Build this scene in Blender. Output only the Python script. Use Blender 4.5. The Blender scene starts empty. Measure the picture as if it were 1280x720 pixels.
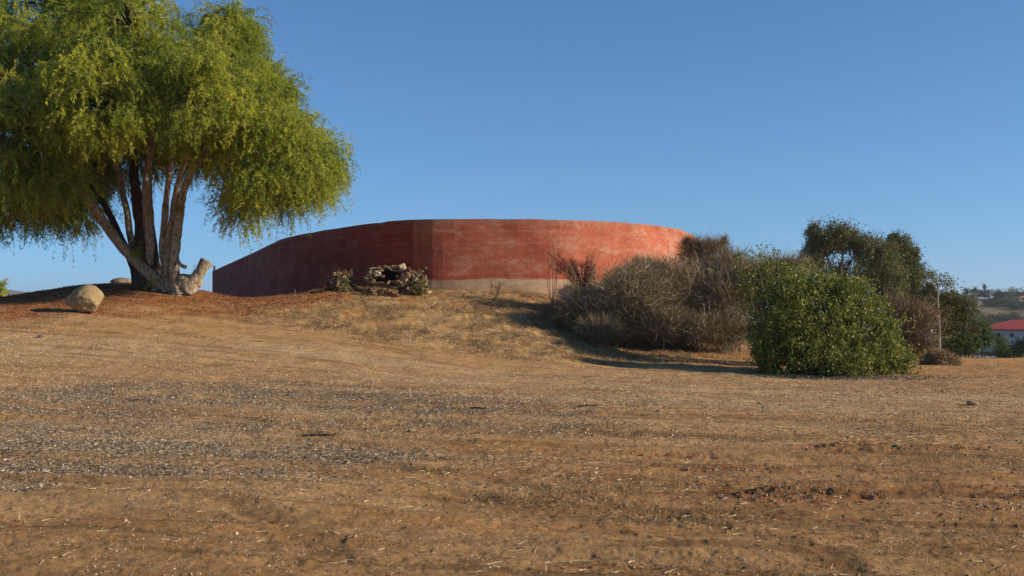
import bpy, math
import numpy as np
from mathutils import Vector

# ------------------------------------------------------------------ camera, sky, sun, exposure
C = bpy.context.scene.collection
SC = bpy.context.scene
F = 1372.0            # focal length in pixels of a 1280 wide frame
EYE = 1.6
HZ = 390.0            # horizon row
cam_d = bpy.data.cameras.new('camera'); cam_d.sensor_width = 36; cam_d.lens = 36*F/1280
cam_d.clip_end = 20000; cam_d.clip_start = 0.1
cam = bpy.data.objects.new('camera', cam_d); C.objects.link(cam)
cam.location = (0, 0, EYE); cam.rotation_euler = (math.radians(90)+math.atan((HZ-360)/F), 0, 0)
SC.camera = cam

SUN_EL = math.radians(22); SUN_BEHIND = math.radians(11)
sd = Vector((math.cos(SUN_EL)*math.cos(SUN_BEHIND), -math.cos(SUN_EL)*math.sin(SUN_BEHIND), math.sin(SUN_EL)))  # towards the sun
w = bpy.data.worlds.new('World'); SC.world = w; w.use_nodes = True
nt = w.node_tree
sky = nt.nodes.new('ShaderNodeTexSky'); sky.sky_type = 'NISHITA'; sky.sun_disc = False
sky.sun_elevation = SUN_EL; sky.sun_rotation = math.atan2(sd.x, sd.y)
sky.altitude = 150; sky.air_density = 0.8; sky.dust_density = 0.0; sky.ozone_density = 3.0
bgn = nt.nodes['Background']; bgn.inputs['Strength'].default_value = 0.097
tcw = nt.nodes.new('ShaderNodeTexCoord'); vm = nt.nodes.new('ShaderNodeVectorMath'); vm.operation = 'MULTIPLY_ADD'
nt.links.new(tcw.outputs['Generated'], vm.inputs[0]); vm.inputs[1].default_value = (1, 1, .9); vm.inputs[2].default_value = (0, 0, .045)
nm = nt.nodes.new('ShaderNodeVectorMath'); nm.operation = 'NORMALIZE'; nt.links.new(vm.outputs[0], nm.inputs[0]); nt.links.new(nm.outputs[0], sky.inputs['Vector'])
mu = nt.nodes.new('ShaderNodeVectorMath'); mu.operation = 'MULTIPLY'; mu.inputs[1].default_value = (.60, .89, 1.06)
nt.links.new(sky.outputs[0], mu.inputs[0]); nt.links.new(mu.outputs[0], bgn.inputs['Color'])
sl = bpy.data.lights.new('sun', 'SUN'); sl.energy = 5.0; sl.angle = math.radians(0.5); sl.color = (1.0, 0.83, 0.62)
so = bpy.data.objects.new('sun', sl); C.objects.link(so); so.rotation_euler = sd.to_track_quat('Z', 'Y').to_euler()
so.location = (30, -20, 40)
SC.view_settings.view_transform = 'Standard'; SC.view_settings.look = 'None'
SC.view_settings.gamma = 1; SC.view_settings.exposure = 0.42

# ------------------------------------------------------------------ helpers
RNG = np.random.default_rng(7)
PERM = np.random.default_rng(3).random(65536).astype(np.float64)
def hsh(ix, iy, iz=0):
    return PERM[(ix*7919 + iy*15731 + iz*31337 + (ix*iy)*13) & 65535]
def vnoise(x, y, seed=0):
    x = np.asarray(x, float); y = np.asarray(y, float)
    x0 = np.floor(x).astype(np.int64); y0 = np.floor(y).astype(np.int64)
    fx = x-x0; fy = y-y0; fx = fx*fx*(3-2*fx); fy = fy*fy*(3-2*fy)
    a = hsh(x0, y0, seed); b = hsh(x0+1, y0, seed); c = hsh(x0, y0+1, seed); d = hsh(x0+1, y0+1, seed)
    return (a*(1-fx)+b*fx)*(1-fy) + (c*(1-fx)+d*fx)*fy
def fbm(x, y, seed=0, o=4):
    s = 0; a = 1; t = 0
    for i in range(o):
        s = s + a*vnoise(np.asarray(x)*2**i+i*17.3, np.asarray(y)*2**i-i*9.1, seed+i); t += a; a *= .5
    return s/t
def sstep(a, b, x):
    t = np.clip((np.asarray(x, float)-a)/(b-a), 0, 1); return t*t*(3-2*t)
def vn3(p, s, seed=0):
    return (vnoise(p[:, 0]*s+p[:, 2]*s*.7, p[:, 1]*s-p[:, 2]*s*.6, seed)+vnoise(p[:, 1]*s*.9+5, p[:, 2]*s+p[:, 0]*s*.5, seed+5))/2

def tag(o, label=None, cat=None, group=None, kind=None):
    if label: o['label'] = label
    if cat: o['category'] = cat
    if group: o['group'] = group
    if kind: o['kind'] = kind
    return o
def empty(name, loc, label, cat, group=None):
    o = bpy.data.objects.new(name, None); C.objects.link(o); o.location = loc
    o.empty_display_size = .2
    return tag(o, label, cat, group)

def build(name, V, Fs, mat, parent=None, tint=None, col=None, smooth=False):
    """V (n,3) world coordinates; Fs list of (m,3)/(m,4) arrays"""
    V = np.asarray(V, np.float32)
    if parent is not None: V = V - np.array(parent.location, np.float32)
    if not isinstance(Fs, list): Fs = [Fs]
    Fs = [np.asarray(f, np.int32) for f in Fs if len(f)]
    me = bpy.data.meshes.new(name)
    nl = sum(f.size for f in Fs); nf = sum(len(f) for f in Fs)
    me.vertices.add(len(V)); me.vertices.foreach_set('co', V.ravel())
    me.loops.add(nl); me.polygons.add(nf)
    me.loops.foreach_set('vertex_index', np.concatenate([f.ravel() for f in Fs]))
    tot = np.concatenate([np.full(len(f), f.shape[1], np.int32) for f in Fs])
    st = np.concatenate([[0], np.cumsum(tot)[:-1]]).astype(np.int32)
    me.polygons.foreach_set('loop_start', st)
    try: me.polygons.foreach_set('loop_total', tot)
    except Exception: pass
    if tint is not None:
        a = me.attributes.new('tint', 'FLOAT', 'POINT'); a.data.foreach_set('value', np.asarray(tint, np.float32))
    if col is not None:
        a = me.attributes.new('zone', 'FLOAT_COLOR', 'POINT')
        cc = np.ones((len(V), 4), np.float32); cc[:, :3] = col; a.data.foreach_set('color', cc.ravel())
    me.update(calc_edges=True)
    me.polygons.foreach_set('use_smooth', np.full(nf, bool(smooth)))
    me.materials.append(mat)
    o = bpy.data.objects.new(name, me); C.objects.link(o)
    if parent is not None: o.parent = parent
    return o

class MB:
    def __init__(s): s.v = []; s.f4 = []; s.f3 = []; s.t = []; s.n = 0
    def add(s, V, F4=None, F3=None, t=.5):
        V = np.asarray(V, float)
        if F4 is not None and len(F4): s.f4.append(np.asarray(F4)+s.n)
        if F3 is not None and len(F3): s.f3.append(np.asarray(F3)+s.n)
        s.v.append(V); s.t.append(np.broadcast_to(np.asarray(t, float), (len(V),))); s.n += len(V)
    def out(s, name, mat, parent=None, smooth=False):
        fs = []
        if s.f4: fs.append(np.concatenate(s.f4))
        if s.f3: fs.append(np.concatenate(s.f3))
        return build(name, np.concatenate(s.v), fs, mat, parent, tint=np.concatenate(s.t), smooth=smooth)

def tube(mb, P, R, n=8, rough=0, seed=0, cap=True, t=.5):
    P = np.asarray(P, float); R = np.broadcast_to(np.asarray(R, float), (len(P),))
    T = np.gradient(P, axis=0); T /= np.linalg.norm(T, axis=1)[:, None]+1e-9
    up = np.array([0.13, .99, .05]); 
    if abs(T[0]@up) > .9: up = np.array([1., 0, 0])
    A = np.cross(T, up); A /= np.linalg.norm(A, axis=1)[:, None]+1e-9; B = np.cross(T, A)
    ang = np.arange(n)/n*2*math.pi
    k = len(P)
    rr = R[:, None]*np.ones((1, n))
    V = P[:, None, :]+rr[..., None]*(np.cos(ang)[None, :, None]*A[:, None, :]+np.sin(ang)[None, :, None]*B[:, None, :])
    if rough:
        q = V.reshape(-1, 3); nn = (vn3(q, 5, seed)-.5)*2*rough + (vn3(q, 14, seed+3)-.5)*rough
        V = P[:, None, :]+(V-P[:, None, :])*(1+nn.reshape(k, n))[..., None]
    i = np.arange(k-1)[:, None]*n; j = np.arange(n)[None, :]; j2 = (j+1) % n
    F4 = np.stack([i+j, i+j2, i+n+j2, i+n+j], -1).reshape(-1, 4)
    V = V.reshape(-1, 3); F3 = []
    if cap:
        V = np.concatenate([V, P[:1], P[-1:]]); c0 = k*n; c1 = k*n+1
        F3 = [(c0, (q+1) % n, q) for q in range(n)]+[(c1, (k-1)*n+q, (k-1)*n+(q+1) % n) for q in range(n)]
    mb.add(V, F4, F3, t)

def smooth_path(P, R, m=10):
    P = np.asarray(P, float); R = np.asarray(R, float); k = len(P)
    PP = np.concatenate([[2*P[0]-P[1]], P, [2*P[-1]-P[-2]]]); out = []; ro = []
    for i in range(k-1):
        p0, p1, p2, p3 = PP[i:i+4]
        for u in np.arange(m)/m:
            out.append(.5*((2*p1)+(-p0+p2)*u+(2*p0-5*p1+4*p2-p3)*u*u+(-p0+3*p1-3*p2+p3)*u**3)); ro.append(R[i]*(1-u)+R[i+1]*u)
    out.append(P[-1]); ro.append(R[-1])
    return np.array(out), np.array(ro)

def unit(v): return v/(np.linalg.norm(v, axis=-1, keepdims=True)+1e-9)
def ribbons(mb, P, D, L, W, droop=0., seg=2, t=None, rng=RNG, side=None):
    """curved ribbons: P start, D unit dir, L length, W width"""
    n = len(P)
    L = np.broadcast_to(L, (n,)); W = np.broadcast_to(W, (n,))
    S = unit(np.cross(D, rng.normal(size=(n, 3)))) if side is None else side
    rows = []
    cur = P.copy(); d = D.copy(); wv = rng.normal(size=(n, 3))*.25
    for s in range(seg+1):
        ww = W*(1-.75*s/seg)*.5
        rows.append(cur-S*ww[:, None]); rows.append(cur+S*ww[:, None])
        cur = cur+d*(L/seg)[:, None]
        d = unit(d+wv/seg+np.array([0, 0, -droop/seg]))
    V = np.stack(rows, 1)          # n, 2*(seg+1), 3
    base = np.arange(n)[:, None]*(2*(seg+1))
    F4 = np.concatenate([base+np.array([[2*s, 2*s+1, 2*s+3, 2*s+2]]) for s in range(seg)], 1).reshape(-1, 4)
    if t is None: t = rng.random(n)
    mb.add(V.reshape(-1, 3), F4, None, np.repeat(t, 2*(seg+1)))
def leaves(mb, P, D, N, L, W, t, fold=.25, rng=RNG):
    """folded diamond leaves: base P, along D, face normal N"""
    n = len(P); L = np.broadcast_to(L, (n,))[:, None]; W = np.broadcast_to(W, (n,))[:, None]
    S = unit(np.cross(D, N)); N2 = unit(np.cross(S, D))
    mid = P+D*L*.45
    V = np.stack([P, mid+S*W*.5+N2*W*fold, P+D*L, mid-S*W*.5+N2*W*fold], 1)
    b = np.arange(n)[:, None]*4
    F3 = np.concatenate([b+np.array([[0, 1, 2]]), b+np.array([[0, 2, 3]])], 1).reshape(-1, 3)
    mb.add(V.reshape(-1, 3), None, F3, np.repeat(t, 4))

# ------------------------------------------------------------------ materials
def mat_new(name):
    m = bpy.data.materials.new(name); m.use_nodes = True
    nt = m.node_tree; b = nt.nodes['Principled BSDF']; b.inputs['Specular IOR Level'].default_value = .25
    b.inputs['Roughness'].default_value = .85
    return m, nt, b
def N(nt, t, **kw):
    n = nt.nodes.new('ShaderNode'+t)
    for k, v in kw.items():
        if k in n.inputs.keys(): n.inputs[k].default_value = v
        else: setattr(n, k, v)
    return n
def ramp(nt, fac, stops):
    r = nt.nodes.new('ShaderNodeValToRGB'); e = r.color_ramp.elements
    while len(e) < len(stops): e.new(.5)
    for i, (p, c) in enumerate(stops):
        e[i].position = p; e[i].color = (*c, 1) if len(c) == 3 else c
    nt.links.new(fac, r.inputs[0]); return r.outputs[0]
def mix(nt, fac, a, b, mode='MIX'):
    m = nt.nodes.new('ShaderNodeMix'); m.data_type = 'RGBA'; m.blend_type = mode
    for s, v in ((m.inputs['Factor'], fac), (m.inputs['A'], a), (m.inputs['B'], b)):
        if isinstance(v, (int, float)): s.default_value = v
        elif isinstance(v, tuple): s.default_value = (*v, 1)
        else: nt.links.new(v, s)
    return m.outputs['Result']
def noise(nt, vec, scale, detail=4, rough=.6, dist=0):
    n = N(nt, 'TexNoise'); n.inputs['Scale'].default_value = scale; n.inputs['Detail'].default_value = detail
    n.inputs['Roughness'].default_value = rough; n.inputs['Distortion'].default_value = dist
    if vec is not None: nt.links.new(vec, n.inputs['Vector'])
    return n.outputs['Fac']
def bump(nt, h, b, strength=.5, dist=.02):
    n = N(nt, 'Bump'); n.inputs['Strength'].default_value = strength; n.inputs['Distance'].default_value = dist
    nt.links.new(h, n.inputs['Height']); nt.links.new(n.outputs[0], b.inputs['Normal']); return n
def mapping(nt, src, scale=(1, 1, 1), rot=(0, 0, 0)):
    m = N(nt, 'Mapping'); m.inputs['Scale'].default_value = scale; m.inputs['Rotation'].default_value = rot
    nt.links.new(src, m.inputs['Vector']); return m.outputs[0]

def tint_mat(name, stops, rough=.8, transl=0., spec=.2):
    m, nt, b = mat_new(name)
    a = N(nt, 'Attribute', attribute_name='tint')
    col = ramp(nt, a.outputs['Fac'], stops)
    nt.links.new(col, b.inputs['Base Color']); b.inputs['Roughness'].default_value = rough
    b.inputs['Specular IOR Level'].default_value = spec
    if transl:
        tr = N(nt, 'BsdfTranslucent'); nt.links.new(col, tr.inputs['Color'])
        mx = N(nt, 'MixShader'); mx.inputs[0].default_value = transl
        nt.links.new(b.outputs[0], mx.inputs[1]); nt.links.new(tr.outputs[0], mx.inputs[2])
        nt.links.new(mx.outputs[0], nt.nodes['Material Output'].inputs['Surface'])
    return m
def flat(name, c, rough=.7, var=.25, scale=3):
    m, nt, b = mat_new(name); tc = N(nt, 'TexCoord')
    f = noise(nt, tc.outputs['Object'], scale)
    col = ramp(nt, f, [(.3, tuple(x*(1-var) for x in c)), (.7, tuple(min(1, x*(1+var)) for x in c))])
    nt.links.new(col, b.inputs['Base Color']); b.inputs['Roughness'].default_value = rough; return m

M = {}
M['pepper'] = tint_mat('pepper_leaf', [(0, (.12, .18, .028)), (.45, (.31, .37, .045)), (.8, (.52, .52, .06)), (1, (.56, .50, .09))], .6, .45)
M['bushleaf'] = tint_mat('bush_leaf', [(0, (.05, .075, .014)), (.5, (.19, .22, .036)), (.85, (.40, .40, .075)), (1, (.62, .56, .17))], .42, .28, .35)
M['euc'] = tint_mat('eucalyptus_leaf', [(0, (.05, .06, .02)), (.5, (.15, .155, .05)), (1, (.33, .29, .10))], .6, .25)
M['olive'] = tint_mat('olive_leaf', [(0, (.05, .06, .02)), (.5, (.11, .115, .03)), (.8, (.18, .15, .045)), (1, (.25, .17, .06))], .7, .25)
M['green'] = tint_mat('mid_green_leaf', [(0, (.05, .08, .02)), (.5, (.10, .145, .032)), (1, (.18, .21, .06))], .7, .25)
M['dark'] = tint_mat('dark_green_leaf', [(0, (.03, .042, .018)), (.5, (.06, .078, .03)), (1, (.10, .115, .045))], .7, .2)
M['twig'] = tint_mat('dry_twig', [(0, (.12, .09, .052)), (.5, (.27, .21, .12)), (.85, (.42, .34, .21)), (1, (.62, .53, .37))], .9)
M['twig_brown'] = tint_mat('brown_twig', [(0, (.12, .08, .045)), (.6, (.26, .18, .10)), (1, (.40, .30, .18))], .9)
M['twig_red'] = tint_mat('red_twig', [(0, (.07, .02, .016)), (.6, (.12, .035, .028)), (1, (.22, .09, .06))], .9)
M['straw'] = tint_mat('straw', [(0, (.22, .15, .07)), (.5, (.44, .33, .18)), (.85, (.62, .51, .32)), (1, (.74, .66, .48))], .9, .1)
M['golden'] = tint_mat('dry_grass_blade', [(0, (.12, .07, .035)), (.55, (.30, .20, .10)), (.9, (.46, .35, .18)), (1, (.6, .5, .32))], .9, .15)
M['chips'] = tint_mat('wood_chip', [(0, (.055, .043, .034)), (.4, (.21, .165, .12)), (.75, (.42, .35, .27)), (1, (.68, .60, .47))], .9)
M['clod'] = tint_mat('soil_clod', [(0, (.15, .085, .042)), (.6, (.25, .15, .078)), (1, (.34, .225, .13))], .95)
M['pebble'] = tint_mat('pebble', [(0, (.10, .065, .035)), (.5, (.26, .18, .10)), (.75, (.42, .33, .21)), (1, (.68, .60, .46))], .9)
M['litter'] = tint_mat('red_litter', [(0, (.12, .045, .022)), (.6, (.22, .09, .045)), (1, (.36, .2, .1))], .95)

def bark_mat(name, lo, hi, scale=9, moss=0.):
    m, nt, b = mat_new(name); g = N(nt, 'NewGeometry'); p = g.outputs['Position']
    v = mapping(nt, p, (1, 1, .35))
    f = noise(nt, v, scale, 8, .7, .6); f2 = noise(nt, p, scale*4, 4, .7)
    col = ramp(nt, f, [(.34, lo), (.5, tuple((a+c)/2 for a, c in zip(lo, hi))), (.66, hi)])
    if moss:
        f3 = noise(nt, p, 2.2, 5, .6); mk = ramp(nt, f3, [(.52, (0, 0, 0)), (.64, (moss, moss, moss))])
        col = mix(nt, mk, col, (.16, .15, .05))
    nt.links.new(col, b.inputs['Base Color'])
    ad = N(nt, 'Math', operation='MULTIPLY_ADD'); nt.links.new(f2, ad.inputs[0]); ad.inputs[1].default_value = .4; nt.links.new(f, ad.inputs[2])
    bump(nt, ad.outputs[0], b, .9, .06); return m
M['bark'] = bark_mat('pepper_bark', (.10, .075, .05), (.70, .57, .40), 13, .6)
M['bark_dark'] = bark_mat('dark_bark', (.03, .022, .016), (.11, .08, .055), 9)  # shade on the pepper tree's rear trunks is put into this dark colour
M['bark_pale'] = bark_mat('pale_bark', (.25, .22, .17), (.50, .45, .37), 12)
M['cutwood'] = bark_mat('cut_wood', (.3, .2, .12), (.5, .37, .24), 20)
M['log'] = bark_mat('weathered_log', (.07, .045, .03), (.44, .34, .23), 14)
M['wood_dark'] = bark_mat('dark_wood', (.015, .012, .010), (.05, .038, .03), 14)  # near-black brown for the stump cavity and the log end

# ------------------------------------------------------------------ terrain height
TX = np.array([-60, -24, -17, -14, -11.5, -8.8, -5.8, -2.6, 1.0, 3.2, 6, 10, 16, 26, 60.])
TY = np.array([-60, 0, 10, 14, 18, 22, 26, 30, 33, 36, 38, 42, 48, 60, 90.])
ROW = {   # heights for every TX at each TY
 -60: [0]*15, 0: [0]*15, 10: [.1, .02, 0, 0, 0, 0, 0, 0, 0, 0, 0, 0, 0, 0, 0],
 14: [.2, .1, .08, .06, .05, .05, .03, .0, 0, 0, 0, 0, 0, 0, 0],
 18: [.35, .32, .3, .3, .28, .26, .2, .15, .1, .05, 0, 0, 0, 0, 0],
 22: [.6, .62, .64, .64, .58, .48, .34, .2, .08, .04, 0, 0, 0, 0, 0],
 26: [.95, 1.0, 1.06, 1.06, 1.0, .88, .68, .42, .17, .08, .02, 0, 0, 0, 0],
 30: [1.2, 1.35, 1.52, 1.58, 1.58, 1.42, 1.25, .97, .6, .26, .15, .04, 0, 0, 0],
 33: [1.2, 1.45, 1.8, 2.08, 2.1, 1.85, 1.8, 1.58, 1.2, .62, .4, .07, 0, 0, -.05],
 36: [1.1, 1.5, 1.98, 2.44, 2.42, 2.07, 2.33, 2.2, 1.92, 1.12, .7, .1, 0, 0, -.2],
 38: [1.0, 1.4, 1.85, 2.40, 2.38, 2.02, 2.36, 2.33, 2.26, 1.45, .85, .1, 0, -.1, -.5],
 42: [.8, 1.2, 1.5, 2.1, 2.1, 1.95, 2.3, 2.3, 2.3, 1.7, 1.0, .05, -.4, -.8, -1.2],
 48: [.6, 1, 1.2, 1.4, 1.5, 1.7, 2.0, 2.0, 2.0, 1.5, .8, -.5, -1.3, -1.8, -2.2],
 60: [.2, .8, 1, 1, 1.2, 1.4, 1.6, 1.6, 1.5, 1.2, .4, -1.6, -3, -3.2, -3.6],
 90: [-1, .5, .8, .8, .8, .8, .8, .8, .8, .5, -1.5, -4, -5.5, -6, -6]}
TZ = np.array([ROW[int(y)] for y in TY])
FA = np.array([-180, -70, -40, -25, -21, -15, 0, 10, 16, 20, 25, 40, 70, 180.])
FR = np.log(np.array([55, 90, 130, 250, 400, 550, 700, 900, 1500, 3000, 8000.]))
_l = [1, .5, -3, -18, -25, -20, -15, -10, 10, 57, 30]
_r = [-3.1, -5.5, -7.5, -8, -6.5, 0, 9.2, 8, -20, -40, -20]
_c = [1.3, .8, -2, -10, -14, -14, -12, -14, -22, -30, -20]
_b = [0, 0, -2, -8, -8, -8, -8, -8, -10, 10, 10]
FT = np.array([_b, _b, _l, _l, [1, .5, -3, -18, -25, -22, -18, -18, -10, 22, 10], _c, _c, _c, [-1.5, -3.5, -6, -9, -9, -5, 1, 0, -22, -35, -20], _r, _r, _r, _b, _b]).T
def cub(t): return t*t*(3-2*t)
def interp2(TXa, TYa, Z, x, y, sm=False):
    i = np.clip(np.searchsorted(TXa, x)-1, 0, len(TXa)-2); j = np.clip(np.searchsorted(TYa, y)-1, 0, len(TYa)-2)
    u = np.clip((x-TXa[i])/(TXa[i+1]-TXa[i]), 0, 1); v = np.clip((y-TYa[j])/(TYa[j+1]-TYa[j]), 0, 1)
    # catmull-rom in both directions
    def cr(a, b, c, d, t): return .5*(2*b+(c-a)*t+(2*a-5*b+4*c-d)*t*t+(3*b-a-3*c+d)*t**3)
    nj, ni = Z.shape
    r = []
    for dj in (-1, 0, 1, 2):
        jj = np.clip(j+dj, 0, nj-1)
        r.append(cr(Z[jj, np.clip(i-1, 0, ni-1)], Z[jj, i], Z[jj, np.clip(i+1, 0, ni-1)], Z[jj, np.clip(i+2, 0, ni-1)], u))
    return cr(*r, v)
def H0(x, y):
    x = np.asarray(x, float); y = np.asarray(y, float)
    near = interp2(TX, TY, TZ, np.clip(x, -59.9, 59.9), np.clip(y, -59, 89.9))
    r = np.hypot(x, y); az = np.degrees(np.arctan2(x, y))
    far = interp2(FA, FR, FT, az, np.log(np.clip(r, 55.1, 7990)))
    far = far + (fbm(x/60, y/60, 40, 4)-.5)*np.clip((r-120)/300, 0, 1)*5 + (fbm(x/500, y/500, 50, 4)-.5)*np.clip((r-1200)/1500, 0, 1)*40
    k = sstep(58, 88, r)
    return near*(1-k)+far*k
TR = math.radians(-11)
def streak(x, y, s, st, seed, o=4):
    u = x*math.cos(TR)+y*math.sin(TR); v = -x*math.sin(TR)+y*math.cos(TR)
    v = v+.35*np.sin(u*.12+.5)
    return fbm(u/st, v/s, seed, o)
def ell(x, y, cx, cy, rx, ry, rot=-8):
    a = math.radians(rot); dx = x-cx; dy = y-cy
    u = dx*math.cos(a)+dy*math.sin(a); v = -dx*math.sin(a)+dy*math.cos(a)
    d = np.hypot(u/rx, v/ry)+(fbm(x*.9, y*.9, 77, 3)-.5)*.7
    return 1-sstep(.7, 1.15, d)
def m_clod(x, y):
    a = ell(x, y, 2.05, 11.3, .75, .22)+ell(x, y, 2.45, 9.55, .9, .55)+ell(x, y, 3.7, 9.0, .6, .25)*.6+ell(x, y, 4.3, 12.9, 1.1, .4)*.7+ell(x, y, 1.9, 12.6, .7, .2)*.6+ell(x, y, 4.6, 9.6, 1.4, .4)*.6+ell(x, y, .2, 11.9, .8, .25)*.5
    return np.clip(a, 0, 1)
def m_chip(x, y):
    a = np.maximum(ell(x, y, -3.7, 17.2, 5.2, 3.6), ell(x, y, -4.5, 12.4, 3.6, 2.2)); a = np.maximum(a, ell(x, y, -7.5, 15.5, 3.5, 2.6))
    s = streak(x, y, .6, 3.5, 11, 4)*.7+fbm(x*1.6, y*1.2, 12, 3)*.3
    return a*(.25+.75*sstep(.40, .58, s))
def m_red(x, y): return ell(x, y, -13.5, 36, 9.5, 6.8, 0)
def m_grass(x, y): return np.clip(ell(x, y, -1.0, 33.5, 8, 5.2, 0), 0, 1)
def _rut(pts):
    return np.array([((px-640)/F*(EYE*F/(py-HZ)), EYE*F/(py-HZ)) for px, py in pts])
RUTS = [_rut([(430, 575), (600, 597), (740, 626), (880, 655), (1010, 692), (1090, 722)]), _rut([(520, 606), (700, 645), (820, 680), (930, 722)]), _rut([(-60, 505), (150, 512), (330, 533), (470, 556), (620, 563)]),
        _rut([(820, 578), (960, 588), (1120, 598), (1340, 622)]), _rut([(-60, 560), (120, 580), (330, 640), (430, 700)]), _rut([(700, 590), (860, 606), (1060, 632), (1300, 650)])]
def rut_d(x, y):
    d = np.full(np.shape(x), 9.0)
    for P in RUTS:
        for a, b in zip(P[:-1], P[1:]):
            ab = b-a; t = np.clip(((x-a[0])*ab[0]+(y-a[1])*ab[1])/(ab@ab), 0, 1)
            d = np.minimum(d, np.hypot(x-a[0]-ab[0]*t, y-a[1]-ab[1]*t))
    return d
def H(x, y, micro=False):
    z = H0(x, y)
    if micro:
        x = np.asarray(x, float); y = np.asarray(y, float)
        r = np.hypot(x, y); k = 1-sstep(55, 75, r); kn = 1-sstep(14, 26, r)
        z = z+k*((fbm(x*.45, y*.45, 1, 3)-.5)*.09+(fbm(x*2.2, y*2.2, 2, 3)-.5)*.045)
        z = z+k*(streak(x, y, .33, 5, 21, 3)-.5)*.085
        z = z+kn*((vnoise(x*14, y*14, 5)-.5)*.012+(vnoise(x*34, y*34, 6)-.5)*.008)
        rd = rut_d(x, y)+(fbm(x*1.5, y*1.5, 55, 2)-.5)*.25; rk = sstep(.3, .6, fbm(x*.8, y*.8, 56, 2))
        z = z-rk*.012*np.exp(-(rd/.12)**2)+rk*.008*np.exp(-((rd-.2)/.08)**2)*(.2+1.4*vnoise(x*16, y*16, 57))
        c = m_clod(x, y); q = vnoise(x*7, y*8, 8)*.6+vnoise(x*17, y*17, 9)*.4
        z = z+c*(q-.5)*.10*sstep(.35, .7, fbm(x*1.5, y*2.5, 31, 2)+.1)
        g = m_grass(x, y); z = z+g*k*(fbm(x*3.4, y*3.4, 14, 3)-.5)*.12
    return z
def hit(px, py, y0=4, y1=900):
    ys = np.concatenate([np.arange(y0, 60, .05), np.geomspace(60, y1, 3000)])
    xs = (px-640)/F*ys; zr = EYE+(HZ-py)/F*ys
    d = zr-H0(xs, ys); i = np.where(d <= 0)[0]
    i = i[0] if len(i) else np.argmin(d)
    return np.array([xs[i], ys[i], float(H0(xs[i], ys[i]))])
def at(px, py, Y): return np.array([(px-640)/F*Y, Y, EYE+(HZ-py)/F*Y])
def gz(x, y): return float(H(np.array([x]), np.array([y]), True)[0])

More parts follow.
